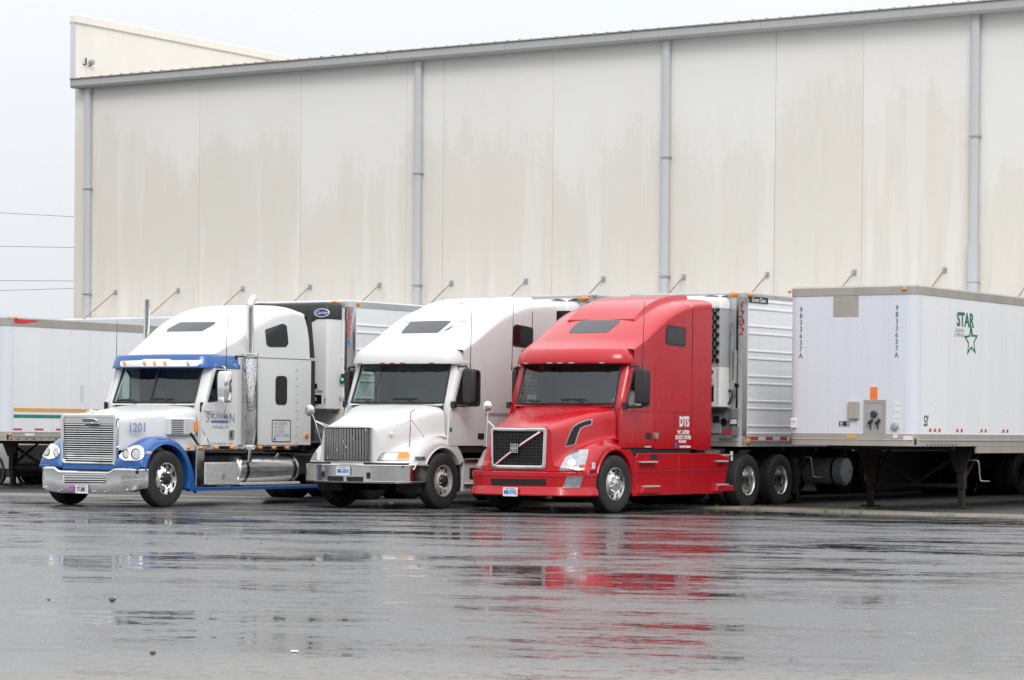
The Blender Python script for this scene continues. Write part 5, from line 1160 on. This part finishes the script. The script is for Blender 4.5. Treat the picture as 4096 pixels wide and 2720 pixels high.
    IT = bvh([iv])
    decal('intake_backing', IT, px('b', (222, 1022), (872, 1026), (874, 1152), (228, 1147)), 'seam_black', iv, O, .003, 2)
    for k in range(3): decal('intake_bar', IT, px('b', (222, 1038+k*36), (872, 1044+k*36), (872, 1060+k*36), (222, 1054+k*36)), 'chrome', iv, O, .014, 2)
    MB().box(-.9, .9, -.62, -.4, .28, .62).build('bumper_backing', 'chassis_black', t, 0)
    plate(t, '77-380', (.0, -.872, .315), sub=('P', 'Y'), m='black_print'); slab(t, 'decal', 'purple', -.33, -.19, -.862, -.856, .285, .355)
    for v in (-.55, -.27, .27, .55, -1.0, 1.0): lamp(bu, (v, -.846 if abs(v) < .9 else -.772, .275 if abs(v) < .9 else .32), .012, 'chrome', name='bumper_bolt')
    # side air intake with turn signal
    HT = bvh([hood])
    for s in (-1, 1):
        A, B = Vector((.985, .36)), Vector((1.105, 1.0)); D = (B-A).normalized(); Nn = Vector((D.y, -D.x)); ln = (B-A).length
        sv = MB().prism(rpoly([(s*.70, .42), (s*A.x, A.y), (s*B.x, B.y), (s*.90, 1.06)], .06, 4), 'z', 1.295, 1.605).build('side_intake', 'bright_trim', t, 30, .02)
        def face(a, b, z0, z1, o0, o1, m, nm):
            p = [A+D*(ln*a)+Nn*o0, A+D*(ln*b)+Nn*o0, A+D*(ln*b)+Nn*o1, A+D*(ln*a)+Nn*o1]
            MB().prism([(s*q.x, q.y) for q in p], 'z', z0, z1).build(nm, m, sv, 0)
        for k in range(8):
            face(.07, .50, 1.325+k*.033, 1.342+k*.033, -.004, .003, 'seam_black', 'intake_slot'); face(.55, .86, 1.33+k*.033, 1.336+k*.033, -.004, .002, 'grey_print', 'intake_groove')
        face(.88, .985, 1.36, 1.54, -.004, .022, 'amber', 'turn_signal')
    o = MB().tube([(1.15, .75, 1.33), (1.17, .95, 1.12)], [.03, .022], 6).build('hood_latch', 'black_plastic', t)
    o = text('1201', .22, 'blue_grey_print', t, (.80, -.30, 1.42), 'x', .92, bold=.008); o.rotation_euler = (R(90), 0, R(76))
    # windshield in two panes
    ws, P = windshield(t, 1.89, 2.55, .95, 1.22, .10, .98, .95, vee=True)
    MB().grid([[(v, .92+.10*abs(v), 1.845), (v, .955+.10*abs(v), 1.895)] for v in [-1+2*k/16 for k in range(17)]]).build('cowl', WP_, t, 40)
    win = rpoly([(1.17, 1.90), (1.76, 1.96), (1.76, 2.42), (1.68, 2.50), (1.40, 2.50)], .04, 3)
    door = rpoly([(1.03, 1.40), (1.30, 1.09), (2.05, 1.09), (2.05, 2.60), (1.37, 2.60), (1.11, 1.92), (1.03, 1.80)], .02, 2)
    for s in (-1, 1):
        d = MB().holed(door, [win], 'x', s*1.165, s*1.2).build('door', WP_, t, 0)
        k = [(1.5+(p[0]-1.5)*.95, 2.2+(p[1]-2.2)*.94) for p in win]
        MB().holed([(1.5+(p[0]-1.5)*1.02, 2.2+(p[1]-2.2)*1.02) for p in win], [k], 'x', s*1.16, s*1.206).build('window_seal', 'black_plastic', d, 0)
        MB().prism(k, 'x', s*1.178, s*1.182).build('window_pane', 'glass_side', d, 0)
        MB().tube([(s*1.2, 1.42, 1.93), (s*1.2, 1.42, 2.48)], .014, 5).build('vent_post', 'black_plastic', d)
        MB().prism(rrect(1.77, 1.93, 1.22, 1.40, .03, 2), 'x', s*1.198, s*1.215).build('door_handle', 'chrome', d, 0); MB().prism(rrect(1.82, 1.855, 1.25, 1.37, .008, 1), 'x', s*1.2152, s*1.217).build('handle_grip', 'seam_black', d, 0)
        sp_ = MB().prism([(2.062, 1.12), (4.26, 1.12), (4.26, 2.75), (2.062, 2.75)], 'x', s*1.165, s*1.2).build('sleeper_panel', WP_, t, 0)
        MB().prism([(1.00, 1.12), (1.26, 1.12), (1.025, 1.40), (1.025, 1.72), (1.0, 1.72)], 'x', s*1.12, s*1.18).build('cowl_side', WP_, t, 0)
        MB().box(*sorted((s*1.16, s*1.168)), 1.0, 4.26, 1.12, 1.9).box(*sorted((s*1.16, s*1.168)), 2.0, 4.26, 1.9, 2.78).build('seam_backing', 'seam_black', t, 0)
        MB().prism([(4.27, 1.2), (4.40, 1.2), (4.40, 2.74), (4.27, 2.74)], 'x', s*1.16, s*1.19).build('side_extender', 'black_plastic', t, 0); MB().prism([(4.27, 2.80), (4.40, 2.80), (4.26, 3.70), (4.13, 3.74)], 'x', s*1.15, s*1.18).build('side_extender', 'black_plastic', t, 0)
        # stainless strip with lamps, under cab and sleeper
        MB().box(*sorted((s*1.15, s*1.212)), .86, 2.16, 1.035, 1.105).build('trim_strip', 'chrome', t, 0, .006); MB().box(*sorted((s*1.15, s*1.212)), 2.52, 3.85, 1.035, 1.105).build('trim_strip', 'chrome', t, 0, .006)
        if s > 0:
            for u in (.60, .98, 1.42, 1.88, 2.70, 3.12, 3.52): lamp(t, (1.212 if u > .8 else 1.225, u, 1.07), .036, 'amber', 'x', 'cab_lamp', 1.5)
        for zz in [1.16+.155*k for k in range(10)]: lamp(sp_, (s*1.2, 3.80, zz), .008, 'grey_print', 'x', 'rivet')
        MB().box(*sorted((s*1.2, s*1.203)), 2.07, 4.26, 2.752, 2.758).build('panel_seam', 'grey_print', sp_, 0)
        framed(t, 'sleeper_window', rpoly([(3.16, 1.88), (3.51, 1.88), (3.51, 2.43), (3.16, 2.43)], .10), 1.2, sp_, s=s)
    lw = [c for c in t.children_recursive if c.name.startswith('sleeper_window')]
    lamp(t, (1.2, 4.12, 1.30), .055, 'amber', 'x', 'sleeper_lamp')
    MB().box(-1.15, 1.15, 4.10, 4.14, 1.0, 3.6).build('sleeper_back', 'chassis_black', t, 0)
    da = interior(t, 1.20, 2.75, 1.12, 2.60, 1.80)
    for v_, c in ((.05, 'paper'), (.18, 'blue_print'), (.28, 'paper')): MB().box(v_-.09, v_+.09, 1.35, 1.5, 1.80, 1.87).build('papers', c, da, 0, .01)
    MB().box(-.35, -.05, 1.55, 1.62, 1.80, 2.12).build('laptop_mount', 'interior_dark', da, 0, .01)
    # roof fairing
    UU = (1.30, 1.5, 1.92, 2.3, 2.7, 3.2, 3.7, 4.12); ZT = (2.79, 2.96, 3.25, 3.46, 3.64, 3.78, 3.80, 3.72); ZC = (2.79, 2.88, 3.02, 3.16, 3.30, 3.46, 3.55, 3.55); NE = (2.2, 2.2, 2.2, 2.3, 2.5, 2.9, 3.2, 3.3)
    us = [1.30+(4.12-1.30)*k/40 for k in range(41)]; G = []
    for u in us:
        zt, zc, ne = itp(UU, ZT, u), itp(UU, ZC, u), itp(UU, NE, u); bw = .30*max(0, 1-(u-1.3)/1.3); wv = 1.2-.14*max(0, 1-(u-1.3)/1.0); wt = wv-.05*max(0, (u-3.6)/.5)
        row = []
        for k in range(21):
            a = math.pi/2*k/20; v = wt*(math.sin(a))**(2/ne); row.append((v, u+bw*(v/1.2)**2, zc+(zt-zc)*max(0, math.cos(a))**(2/ne)))
        row += [(wv if k == 3 else wt+(wv-wt)*k/3, min(u+bw, 4.25) if u < 4 else u+(.10 if k else .04), zc+(2.765-zc)*k/3) for k in range(1, 4)]
        G.append([(-a, b, c) for a, b, c in reversed(row) if a > 1e-6]+row)
    rf = MB().grid(G); rf = rf.build('roof_fairing', WP_, t, 60)
    RT = bvh([rf])
    decal('skylight', RT, rpoly(px(1, (1070, 240), (1316, 238), (1305, 255), (1220, 302), (972, 306), (985, 285)), 6), 'skylight', rf, O, .004, 3)
    decal('sleeper_window', RT, rpoly(px('a', (0, 0), (1, 0), (1, 1))[:0] or [(700+a/1.7225, 1150+b/1.7225) for a, b in ((620, 290), (740, 248), (768, 262), (780, 385), (765, 410), (650, 410), (630, 395))], 6), 'sleeper_glass', rf, O, .008, 3)
    for s in (1, -1):
        k = [(s*1.202, 3.54+.02*math.sin(q), 2.78+q*.1) for q in range(10)]
    # visor
    half = smooth_path([(0, .93), (.6, .97), (.95, 1.06), (1.12, 1.17), (1.20, 1.34), (1.215, 1.60), (1.215, 2.09)], 6)
    vz = MB().grid(sweep(mirror_path(half), [(-.3, 2.53), (-.01, 2.53), (.0, 2.54), (-.005, 2.58), (-.06, 2.74), (-.075, 2.765), (-.09, 2.775), (-.3, 2.78)])).build('visor', 'blue_paint', t, 40)
    VT = bvh([vz])
    lb = decal('visor_light_bar', VT, rpoly(px('a', (148, 330), (445, 318), (480, 302), (830, 302), (870, 318), (1280, 318), (1275, 345), (1220, 402), (148, 408)), 5), 'chrome', vz, O, .012, 3)
    for c in (202, 480, 620, 766, 1087):
        L = bvh([lb]); decal('marker_lamp', L, [(440+(c+17*math.cos(R(30*k)))/3.484, 1350+(362+30*math.sin(R(30*k)))/3.484) for k in range(12)], 'amber', vz, O, .02, 1, .03)
    # exhaust stacks
    for s in (-1, 1):
        c = (s*1.31, 2.26 if s > 0 else 2.36)
        sh = MB().lathe([(.145, 1.03), (.15, 1.05), (.15, 2.80), (.14, 2.82), (.07, 2.82)], (c[0], c[1], 0), 'z', 32).build('exhaust_stack', 'stack_mesh', t, 40)
        MB().lathe([(.153, 1.03), (.155, 1.04), (.155, 1.10), (.151, 1.12)], (c[0], c[1], 0), 'z', 32).build('stack_collar', 'chrome', sh, 40)
        MB().lathe([(.151, 2.72), (.155, 2.74), (.155, 2.81), (.153, 2.83), (.08, 2.832)], (c[0], c[1], 0), 'z', 32).build('stack_collar', 'chrome', sh, 40)
        MB().tube(smooth_path([(c[0], c[1], 2.8), (c[0], c[1], 3.3), (c[0], c[1], 3.68), (c[0], c[1]+.01, 3.76), (c[0], c[1]+.04, 3.82), (c[0], c[1]+.10, 3.87)] if s > 0 else [(c[0], c[1], 2.8), (c[0], c[1], 3.4), (c[0], c[1], 3.88)], 5), .066, 16).build('stack_pipe', 'chrome', sh, 50)
        MB().tube([(c[0], c[1], 1.05), (c[0], c[1], .85), (s*.8, c[1], .8)], .06, 10).build('stack_elbow', 'chrome_dull', sh)
    # tank, toolbox, side skirt
    for s in (-1, 1):
        tk = MB().lathe([(0, -.02), (.2, -.01), (.265, .02), (.28, .05), (.28, 1.78), (.265, 1.81), (.2, 1.84), (0, 1.85)], (s*.93, 2.12, .66), 'y', 40).build('fuel_tank', 'tank_metal', t, 40)
        for u in (2.32, 3.75): MB().lathe([(.284, 0), (.288, .005), (.288, .075), (.284, .08)], (s*.93, u, .66), 'y', 40).build('tank_strap', 'black_gloss', tk, 30)
        MB().tube([(s*1.0, 3.45, .90), (s*1.05, 3.45, .98)], .045, 12).build('fuel_cap', 'chrome', tk)
        MB().box(*sorted((s*.95, s*1.2)), 2.15, 3.95, .375, .42).build('tank_step', 'tread_diamond', tk, 0, .01)
        tb = MB().box(*sorted((s*.7, s*1.19)), 1.12, 2.08, .39, .80).build('battery_box', 'tread_diamond', t, 0, .02)
        MB().prism(rrect(1.6, 1.69, .50, .59, .01, 1), 'x', *sorted((s*1.19, s*1.2))).build('box_latch', 'galvanised', tb, 0)
        MB().box(*sorted((s*1.0, s*1.2)), .86, 1.10, .36, 1.03).build('stainless_panel', 'polished_steel', t, 0, .01)
        MB().prism([(.86, .285), (4.9, .285), (4.9, .345), (.86, .345)], 'x', *sorted((s*.95, s*1.23))).build('side_skirt', 'blue_paint', t, 0, .006); MB().box(*sorted((s*.95, s*1.222)), 1.2, 4.9, .3455, .372).build('skirt_cap', 'chrome', t, 0)
    # mirrors
    for s in (1, -1):
        mo = mirror(t, s, 1.34 if s > 0 else 1.36, 1.60 if s > 0 else 1.46, 1.35 if s > 0 else 1.68, 1.90, 2.47, 'chrome', rz=R(-6), d=.17)
        u_ = 1.35 if s > 0 else 1.68
        MB().tube(smooth_path([(s*1.19, 1.42, 2.55), (s*1.35, u_+.02, 2.555), (s*1.45, u_, 2.54), (s*1.47, u_, 2.45)], 4), .014, 6).tube(smooth_path([(s*1.19, 1.25, 1.72), (s*1.35, u_, 1.70), (s*1.46, u_, 1.74), (s*1.48, u_, 1.92)], 4), .014, 6).build('mirror_arm', 'chrome', t)
        MB().prism(rrect(1.06, 1.36, 1.74, 1.86, .02, 2), 'x', *sorted((s*1.198, s*1.23))).build('mirror_bracket', WP_, t, 0)
        antenna(t, s*1.48, u_, 2.46, 3.45, .02)
    # lettering
    text('NOWMA', .165, 'grey_print', t, (1.202, 1.525, 1.645), 'x', .98, bold=.003); text('S', .25, 'grey_print', t, (1.2025, 1.17, 1.61), 'x', .85, bold=.002); text('N', .25, 'grey_print', t, (1.2025, 1.88, 1.61), 'x', .85, bold=.002)
    slab(t, 'lettering_band', 'blue_grey_print', 1.2005, 1.2015, 1.26, 1.78, 1.52, 1.575); text('RELIABLE EXPRESS, INC', .045, 'oval_blue', t, (1.2025, 1.52, 1.547), 'x', 1.0)
    text('Chilhowie, VA', .095, 'grey_print', t, (1.202, 1.53, 1.45), 'x', .85); text('GVW 80,000 LBS', .07, 'grey_print', t, (1.202, 1.50, 1.14), 'x', .85)
    slab(t, 'red_label', 'red_print', 1.2005, 1.202, 1.76, 1.90, 1.13, 1.15)
    vb = MB().holed(rrect(3.06, 3.64, 1.17, 1.60, .04, 3), [rrect(3.08, 3.62, 1.19, 1.58, .03, 3)], 'x', 1.2005, 1.203).build('notice_frame', 'black_print', t, 0)
    for k, s_t in enumerate(('VIN CDBJ7723', 'MC 642123', 'KYU 264211', 'USDOT 1755266')): text(s_t, .085, 'grey_print', t, (1.202, 3.13, 1.52-k*.075), 'x', .75, align='LEFT')
    slab(t, 'blue_sticker', 'blue_print', 1.2005, 1.202, 3.12, 3.18, 1.205, 1.255)
    return t
mat('tank_metal', (.78, .78, .77), .22, .85, 0, .1)
def stackmat():
    m, nd, lk, b = new_mat('stack_mesh'); b.inputs['Metallic'].default_value = 1; b.inputs['Roughness'].default_value = .14
    v = objvec(nd, lk, (1, 1, 1)); s = nd.new('ShaderNodeTexVoronoi'); s.inputs['Scale'].default_value = 55; lk.new(v, s.inputs['Vector'])
    f = mapr(nd, lk, s.outputs['Distance'], .36, .46)
    lk.new(mixc(nd, lk, f, (.16, .16, .16), (.62, .61, .60)), b.inputs['Base Color'])
    m, nd, lk, b = new_mat('tread_diamond'); b.inputs['Metallic'].default_value = .5
    v = objvec(nd, lk); ck = nd.new('ShaderNodeTexVoronoi'); ck.inputs['Scale'].default_value = 26; lk.new(v, ck.inputs['Vector'])
    f = mapr(nd, lk, ck.outputs['Distance'], .2, .45); lk.new(mixc(nd, lk, f, (.86, .86, .85), (.62, .62, .61)), b.inputs['Base Color']); b.inputs['Roughness'].default_value = .42
    bump(nd, lk, b, f, .3, .004)
stackmat()
TR1 = classic_truck(-32.75, 36.8)
# ------------------------------------------------------------------ drivers
def skin_body(name, label, joints, edges, radii, m, loc, rz=0):
    me = bpy.data.meshes.new(name); me.from_pydata(joints, edges, [])
    o = bpy.data.objects.new(name, me); COL.objects.link(o); o.location = loc; o.rotation_euler = (0, 0, rz)
    o.modifiers.new('skin', 'SKIN'); sv = o.modifiers.new('sub', 'SUBSURF'); sv.levels = sv.render_levels = 2
    for i, r in enumerate(radii): me.skin_vertices[0].data[i].radius = r if isinstance(r, tuple) else (r, r)
    me.skin_vertices[0].data[0].use_root = True; me.materials.append(MATS[m])
    return o
def driver(t, v, u, z, label, shirt, cap, reach):
    # seated: hips, spine, neck, head, both arms to the wheel, thighs and shins
    J = [(0, 0, .10), (0, .02, .32), (0, .03, .50), (0, .02, .60), (0, -.01, .70), (0, -.03, .82),
         (.19, .02, .52), (.27, -.05, .28), reach[0], reach[1], (-.19, .02, .52), (-.27, -.05, .28), (-.22, -.28, .20), (-.16, -.42, .27),
         (.10, -.02, .08), (.13, -.42, .12), (.13, -.50, -.28), (.13, -.60, -.32), (-.10, -.02, .08), (-.13, -.42, .12), (-.13, -.50, -.28), (-.13, -.60, -.32)]
    E = [(0, 1), (1, 2), (2, 3), (3, 4), (4, 5), (2, 6), (6, 7), (7, 8), (8, 9), (2, 10), (10, 11), (11, 12), (12, 13), (0, 14), (14, 15), (15, 16), (16, 17), (0, 18), (18, 19), (19, 20), (20, 21)]
    Rr = [(.17, .13), (.17, .12), (.16, .10), .06, .09, .085, .075, .055, .042, .032, .075, .055, .042, .032, .10, .08, .055, .05, .10, .08, .055, .05]
    o = skin_body('person', label, J, E, Rr, 'skin', (t.location.x+v, t.location.y+u, z)); tag(o, label, 'person')
    Js = J[:4]+[J[6], J[7], tuple(a*.6+b*.4 for a, b in zip(J[7], J[8])), J[10], J[11], tuple(a*.6+b*.4 for a, b in zip(J[11], J[12]))]
    Es = [(0, 1), (1, 2), (2, 3), (2, 4), (4, 5), (5, 6), (2, 7), (7, 8), (8, 9)]
    s = skin_body('shirt', '', Js, Es, [(.19, .15), (.19, .14), (.18, .12), .075, .095, .075, .065, .095, .075, .065], shirt, (0, 0, 0)); s.parent = o
    Jt = [J[0], J[14], J[15], J[16], J[18], J[19], J[20]]
    q = skin_body('trousers', '', Jt, [(0, 1), (1, 2), (2, 3), (0, 4), (4, 5), (5, 6)], [.17, .12, .095, .07, .12, .095, .07], 'trousers', (0, 0, 0)); q.parent = o
    hr = MB(); G = []
    for i in range(9):
        a = math.pi*.5*i/8
        G.append([(.10*math.sin(a)*math.cos(2*math.pi*k/14), -.005+.115*math.sin(a)*math.sin(2*math.pi*k/14), .80+.115*math.cos(a)-(.0 if math.sin(2*math.pi*k/14) < .2 else .04*math.sin(a))) for k in range(15)])
    hr.grid(G).build('cap' if cap else 'hair', cap or 'hair_dark', o, 50)
    MB().tube([(0, -.085, .765), (0, -.125, .735), (0, -.105, .72)], [.012, .020, .012], 6).build('nose', 'skin', o)
    for sx_ in (-1, 1):
        MB().lathe([(0, -.012), (.012, -.008), (.014, 0), (0, .004)], (sx_*.036, -.098, .77), 'y', 8).build('eye', 'black_gloss', o); MB().lathe([(.0, -.01), (.03, 0), (0, .012)], (sx_*.098, .0, .755), 'x', 8).build('ear', 'skin', o)
    MB().box(-.025, .025, -.112, -.10, .685, .693).build('mouth', 'maroon_print', o, 0)
    for hs in (1, -1):
        w = Vector(reach[1]) if hs > 0 else Vector((-.16, -.42, .27))
        for k in range(4): MB().tube([w+Vector((-.03+.02*k, 0, 0)), w+Vector((-.03+.02*k, -.055, .0)), w+Vector((-.03+.02*k, -.075, -.03)), w+Vector((-.03+.02*k, -.05, -.05))], [.011, .010, .009, .008], 6).build('finger', 'skin', o)
        MB().tube([w+Vector((-hs*.035, .01, 0)), w+Vector((-hs*.06, -.02, -.01)), w+Vector((-hs*.055, -.055, -.03))], [.012, .010, .008], 6).build('thumb', 'skin', o)
    return o
driver(TR1, .55, 2.33, 1.57, 'driver in pale blue shirt at the wheel of the white and blue truck', 'shirt_blue', None, ((.26, -.28, .20), (.16, -.42, .27)))
driver(TR3, .62, 1.38, 1.58, 'driver in white short-sleeved shirt with elbow at the red truck window', 'shirt_white', None, ((.40, -.32, .24), (.22, -.48, .34)))
# ------------------------------------------------------------------ cars beyond the left trailer
def car(label, x, y, rz, m, clad, L, Wd, H, suv):
    t = thing('parked_car', label, 'car', (x, y, 0), rz, 'cars parked beyond the striped trailer')
    h = L/2; w = Wd/2
    prof = [(-h, .45), (-h, .80), (-h+.05, .95), (-h+1.05, 1.02), (-h+1.75, H-.06), (-h+2.1, H), (h-.75, H-.01) if suv else (h-1.6, H-.03), (h-.25, 1.08) if suv else (h-.75, 1.02), (h-.02, .98), (h, .7), (h, .45)]
    G = []
    for k, sc in ((0, .90), (.06, .97), (.15, 1.0)):
        pass
    mb = MB(); P = smooth_path(prof, 3)
    rows = []
    for v, in_ in ((-w, .0), (-w*.98, .0), (-w*.6, 0), (w*.6, 0), (w*.98, 0), (w, 0)):
        rows.append([(q[0], v*(1-.14*max(0, (q[1]-1.0)/(H-1.0))), q[1]-(.03 if abs(v) == w else 0)) for q in P])
    mb.grid(rows)
    mb.add(rows[0], [tuple(range(len(P)))]); mb.add(rows[-1], [tuple(range(len(P)))])
    b = mb.build('body', m, t, 40)
    MB().box(-h+.05, h-.05, -w*.985, w*.985, .22, .47).build('sill', clad, t, 0, .03)
    MB().box(-h-.04, -h+.25, -w*.97, w*.97, .30, .58).build('bumper', clad, t, 0, .04); MB().box(h-.25, h+.05, -w*.97, w*.97, .30, .58).build('bumper', clad, t, 0, .04)
    for s in (-1, 1):
        y0 = s*w*.90
        MB().prism([(-h+1.55, 1.06), (-h+2.05, H-.12), (-h+2.75, H-.1), (-h+2.75, 1.04)], 'y', *sorted((y0*1.0, y0*1.02))).build('side_window', 'sleeper_glass', b, 0)
        MB().prism([(-h+2.83, 1.04), (-h+2.83, H-.1), (h-1.0 if suv else h-1.6, H-.11), (h-.65 if suv else h-1.2, 1.06)], 'y', *sorted((y0*1.0, y0*1.02))).build('side_window', 'sleeper_glass', b, 0)
        MB().prism(rrect(h-.12, h+.012, .74, 1.0, .03, 2), 'y', *sorted((s*w*.86, s*w*1.004))).build('tail_light', 'red_lens', t, 0)
        MB().prism(rrect(-h-.012, -h+.25, .66, .82, .03, 2), 'y', *sorted((s*w*.7, s*w*1.004))).build('headlight', 'lens_clear', t, 0)
        MB().box(-h+2.5, -h+2.65, *sorted((s*w, s*w*1.02)), .88, .91).build('door_handle', m, b, 0)
        for u in (-h+.85, h-.66):
            k = MB().lathe([(0, -.08), (.2, -.08), (.2, .05), (0, .05)], (0, 0, 0), 'y', 20).build('wheel', 'chassis_black', t, 30, loc=(u, s*(w-.10), .345))
            MB().lathe([(.21, -.10), (.31, -.11), (.345, -.08), (.345, .08), (.31, .11), (.21, .10)], (0, 0, 0), 'y', 28).build('tyre', 'rubber', k, 35)
            r = MB().lathe([(.215, s*.10), (.20, s*.105), (.195, s*.07)], (0, 0, 0), 'y', 28)
            for q in range(6):
                a = R(60*q); r.prism([(.03*math.cos(a+1.57)+.02*math.cos(a), .03*math.sin(a+1.57)+.02*math.sin(a)), (.045*math.cos(a+1.57)+.20*math.cos(a), .045*math.sin(a+1.57)+.20*math.sin(a)), (-.045*math.cos(a+1.57)+.20*math.cos(a), -.045*math.sin(a+1.57)+.20*math.sin(a)), (-.03*math.cos(a+1.57)+.02*math.cos(a), -.03*math.sin(a+1.57)+.02*math.sin(a))], 'y', s*.075, s*.095)
            r.build('rim', 'alloy', k, 30)
            MB().lathe([(.36, .0), (.44, .0), (.44, s*.02), (.36, s*.02)], (u, s*w*.99, .36), 'y', 24).build('wheel_arch', clad, t, 30)
    return t
car('silver SUV with alloy wheels behind the striped trailer at far left', -46.6, 47.1, 0, 'silver_car', 'car_cladding', 4.6, 1.85, 1.72, True)
car('dark navy car half hidden behind the landing gear of the striped trailer', -45.35, 50.2, R(90), 'navy_car', 'navy_car', 4.5, 1.8, 1.5, False)
# ------------------------------------------------------------------ small things on the wet ground
def gpt(X, Y, z=0): d = ray(X, Y); return CAMP+d*((z-CH)/d.z)
def pebble(X, Y, r, m, lab, cat, flat=.6):
    p = gpt(X, Y); mb = MB(); G = []
    for i in range(6):
        a = math.pi*i/5; G.append([(r*math.sin(a)*math.cos(k*.785)*random.uniform(.8, 1.15), r*math.sin(a)*math.sin(k*.785)*random.uniform(.8, 1.15), r*flat*(1+math.cos(a))) for k in range(8)]); G[-1].append(G[-1][0])
    o = mb.grid(G).build('debris' if cat != 'stone' else 'stone', m, None, 60, loc=(p.x, p.y, 0)); tag(o, lab, cat)
pebble(449, 2407, .032, 'stone', 'brown stone lying on wet asphalt in the left foreground', 'stone')
pebble(611, 2618, .022, 'stone', 'small dark stone at the bottom left of the wet asphalt', 'stone')
pebble(195, 2402, .014, 'stone', 'dark pebble left of the brown foreground stone', 'stone')
pebble(1178, 2609, .03, 'litter_white', 'crumpled white scrap in the center foreground', 'litter', .25)
pebble(1565, 2012, .05, 'litter_white', 'flat white scrap of litter in front of the white truck', 'litter', .2)
pebble(1478, 1985, .10, 'litter_white', 'white plastic bag caught behind the white truck front wheel', 'litter', .8)
pebble(960, 2168, .025, 'leaf_brown', 'small brown leaf on the wet asphalt in front of the left truck', 'leaf', .15)
for k in range(30):
    p = gpt(random.uniform(100, 4000), random.uniform(2045, 2300)); r = random.uniform(.008, .02)
    tag(MB().add([(-r, -r*.6, .003), (r, -r*.4, .012), (r*.9, r*.6, .003), (-r*.7, r*.7, .010)], [(0, 1, 2, 3)]).build('leaf', 'leaf_brown', None, 0, loc=(p.x, p.y, 0)), 'tiny brown leaf fragment scattered on the wet asphalt', 'leaf', 'leaf fragments on the asphalt')
p = gpt(1300, 2070); 
tag(MB().tube([(0, 0, .008), (.12, .03, .012), (.26, .03, .008)], .006, 5).build('twig', 'leaf_brown', None, 40, loc=(gpt(650, 2069).x, gpt(650, 2069).y, 0)), 'thin brown twig lying on wet asphalt before the left truck', 'twig')
# ------------------------------------------------------------------ wood behind the photographer (seen only mirrored in chrome and glass)
def foliage():
    m, nd, lk, b = new_mat('foliage')
    n = noise(nd, lk, .6, 3, geovec(nd, lk)); lk.new(mixc(nd, lk, mapr(nd, lk, n, .35, .65), (.030, .055, .018), (.075, .12, .035)), b.inputs['Base Color']); b.inputs['Roughness'].default_value = .6
foliage()
rng = np.random.default_rng(5)
V = []; F = []
spots = [(x, -24-.25*abs(x)+rng.uniform(-3, 3)) for x in np.arange(-50, 50, 5.5)]+[(48+rng.uniform(-4, 4), y_) for y_ in np.arange(-30, 60, 6)]
for sx0, sy0 in spots:
    hh = rng.uniform(11, 16); rw = rng.uniform(3, 4.5); n = 1100
    lob = [(rng.normal(0, rw*.45), rng.normal(0, rw*.45), rng.uniform(.35, .88)*hh, rng.uniform(.8, 1.7)) for _ in range(16)]
    for k in range(n):
        L = lob[rng.integers(16)]; d = rng.normal(size=3); d /= np.linalg.norm(d); p_ = np.array((sx0+L[0], sy0+L[1], L[2]))+d*L[3]*rng.uniform(.6, 1.05)
        a = rng.normal(size=3); a /= np.linalg.norm(a); b_ = np.cross(a, d); b_ /= np.linalg.norm(b_)+1e-6; q = .26; k0 = len(V)
        V += [tuple(p_-a*q), tuple(p_+b_*q), tuple(p_+a*q), tuple(p_-b_*q)]; F.append((k0, k0+1, k0+2, k0+3))
    for k in range(6):
        a0, a1 = 2*math.pi*k/6, 2*math.pi*(k+1)/6; k0 = len(V)
        V += [(sx0+.25*math.cos(a0), sy0+.25*math.sin(a0), 0), (sx0+.25*math.cos(a1), sy0+.25*math.sin(a1), 0), (sx0+.12*math.cos(a1), sy0+.12*math.sin(a1), hh*.7), (sx0+.12*math.cos(a0), sy0+.12*math.sin(a0), hh*.7)]; F.append((k0, k0+1, k0+2, k0+3))
me = bpy.data.meshes.new('wood'); me.from_pydata(V, [], F); me.materials.append(MATS['foliage'])
o = link('wood', me); o['kind'] = 'stuff'; o['label'] = 'green wood standing behind the photographer'; o['category'] = 'trees'
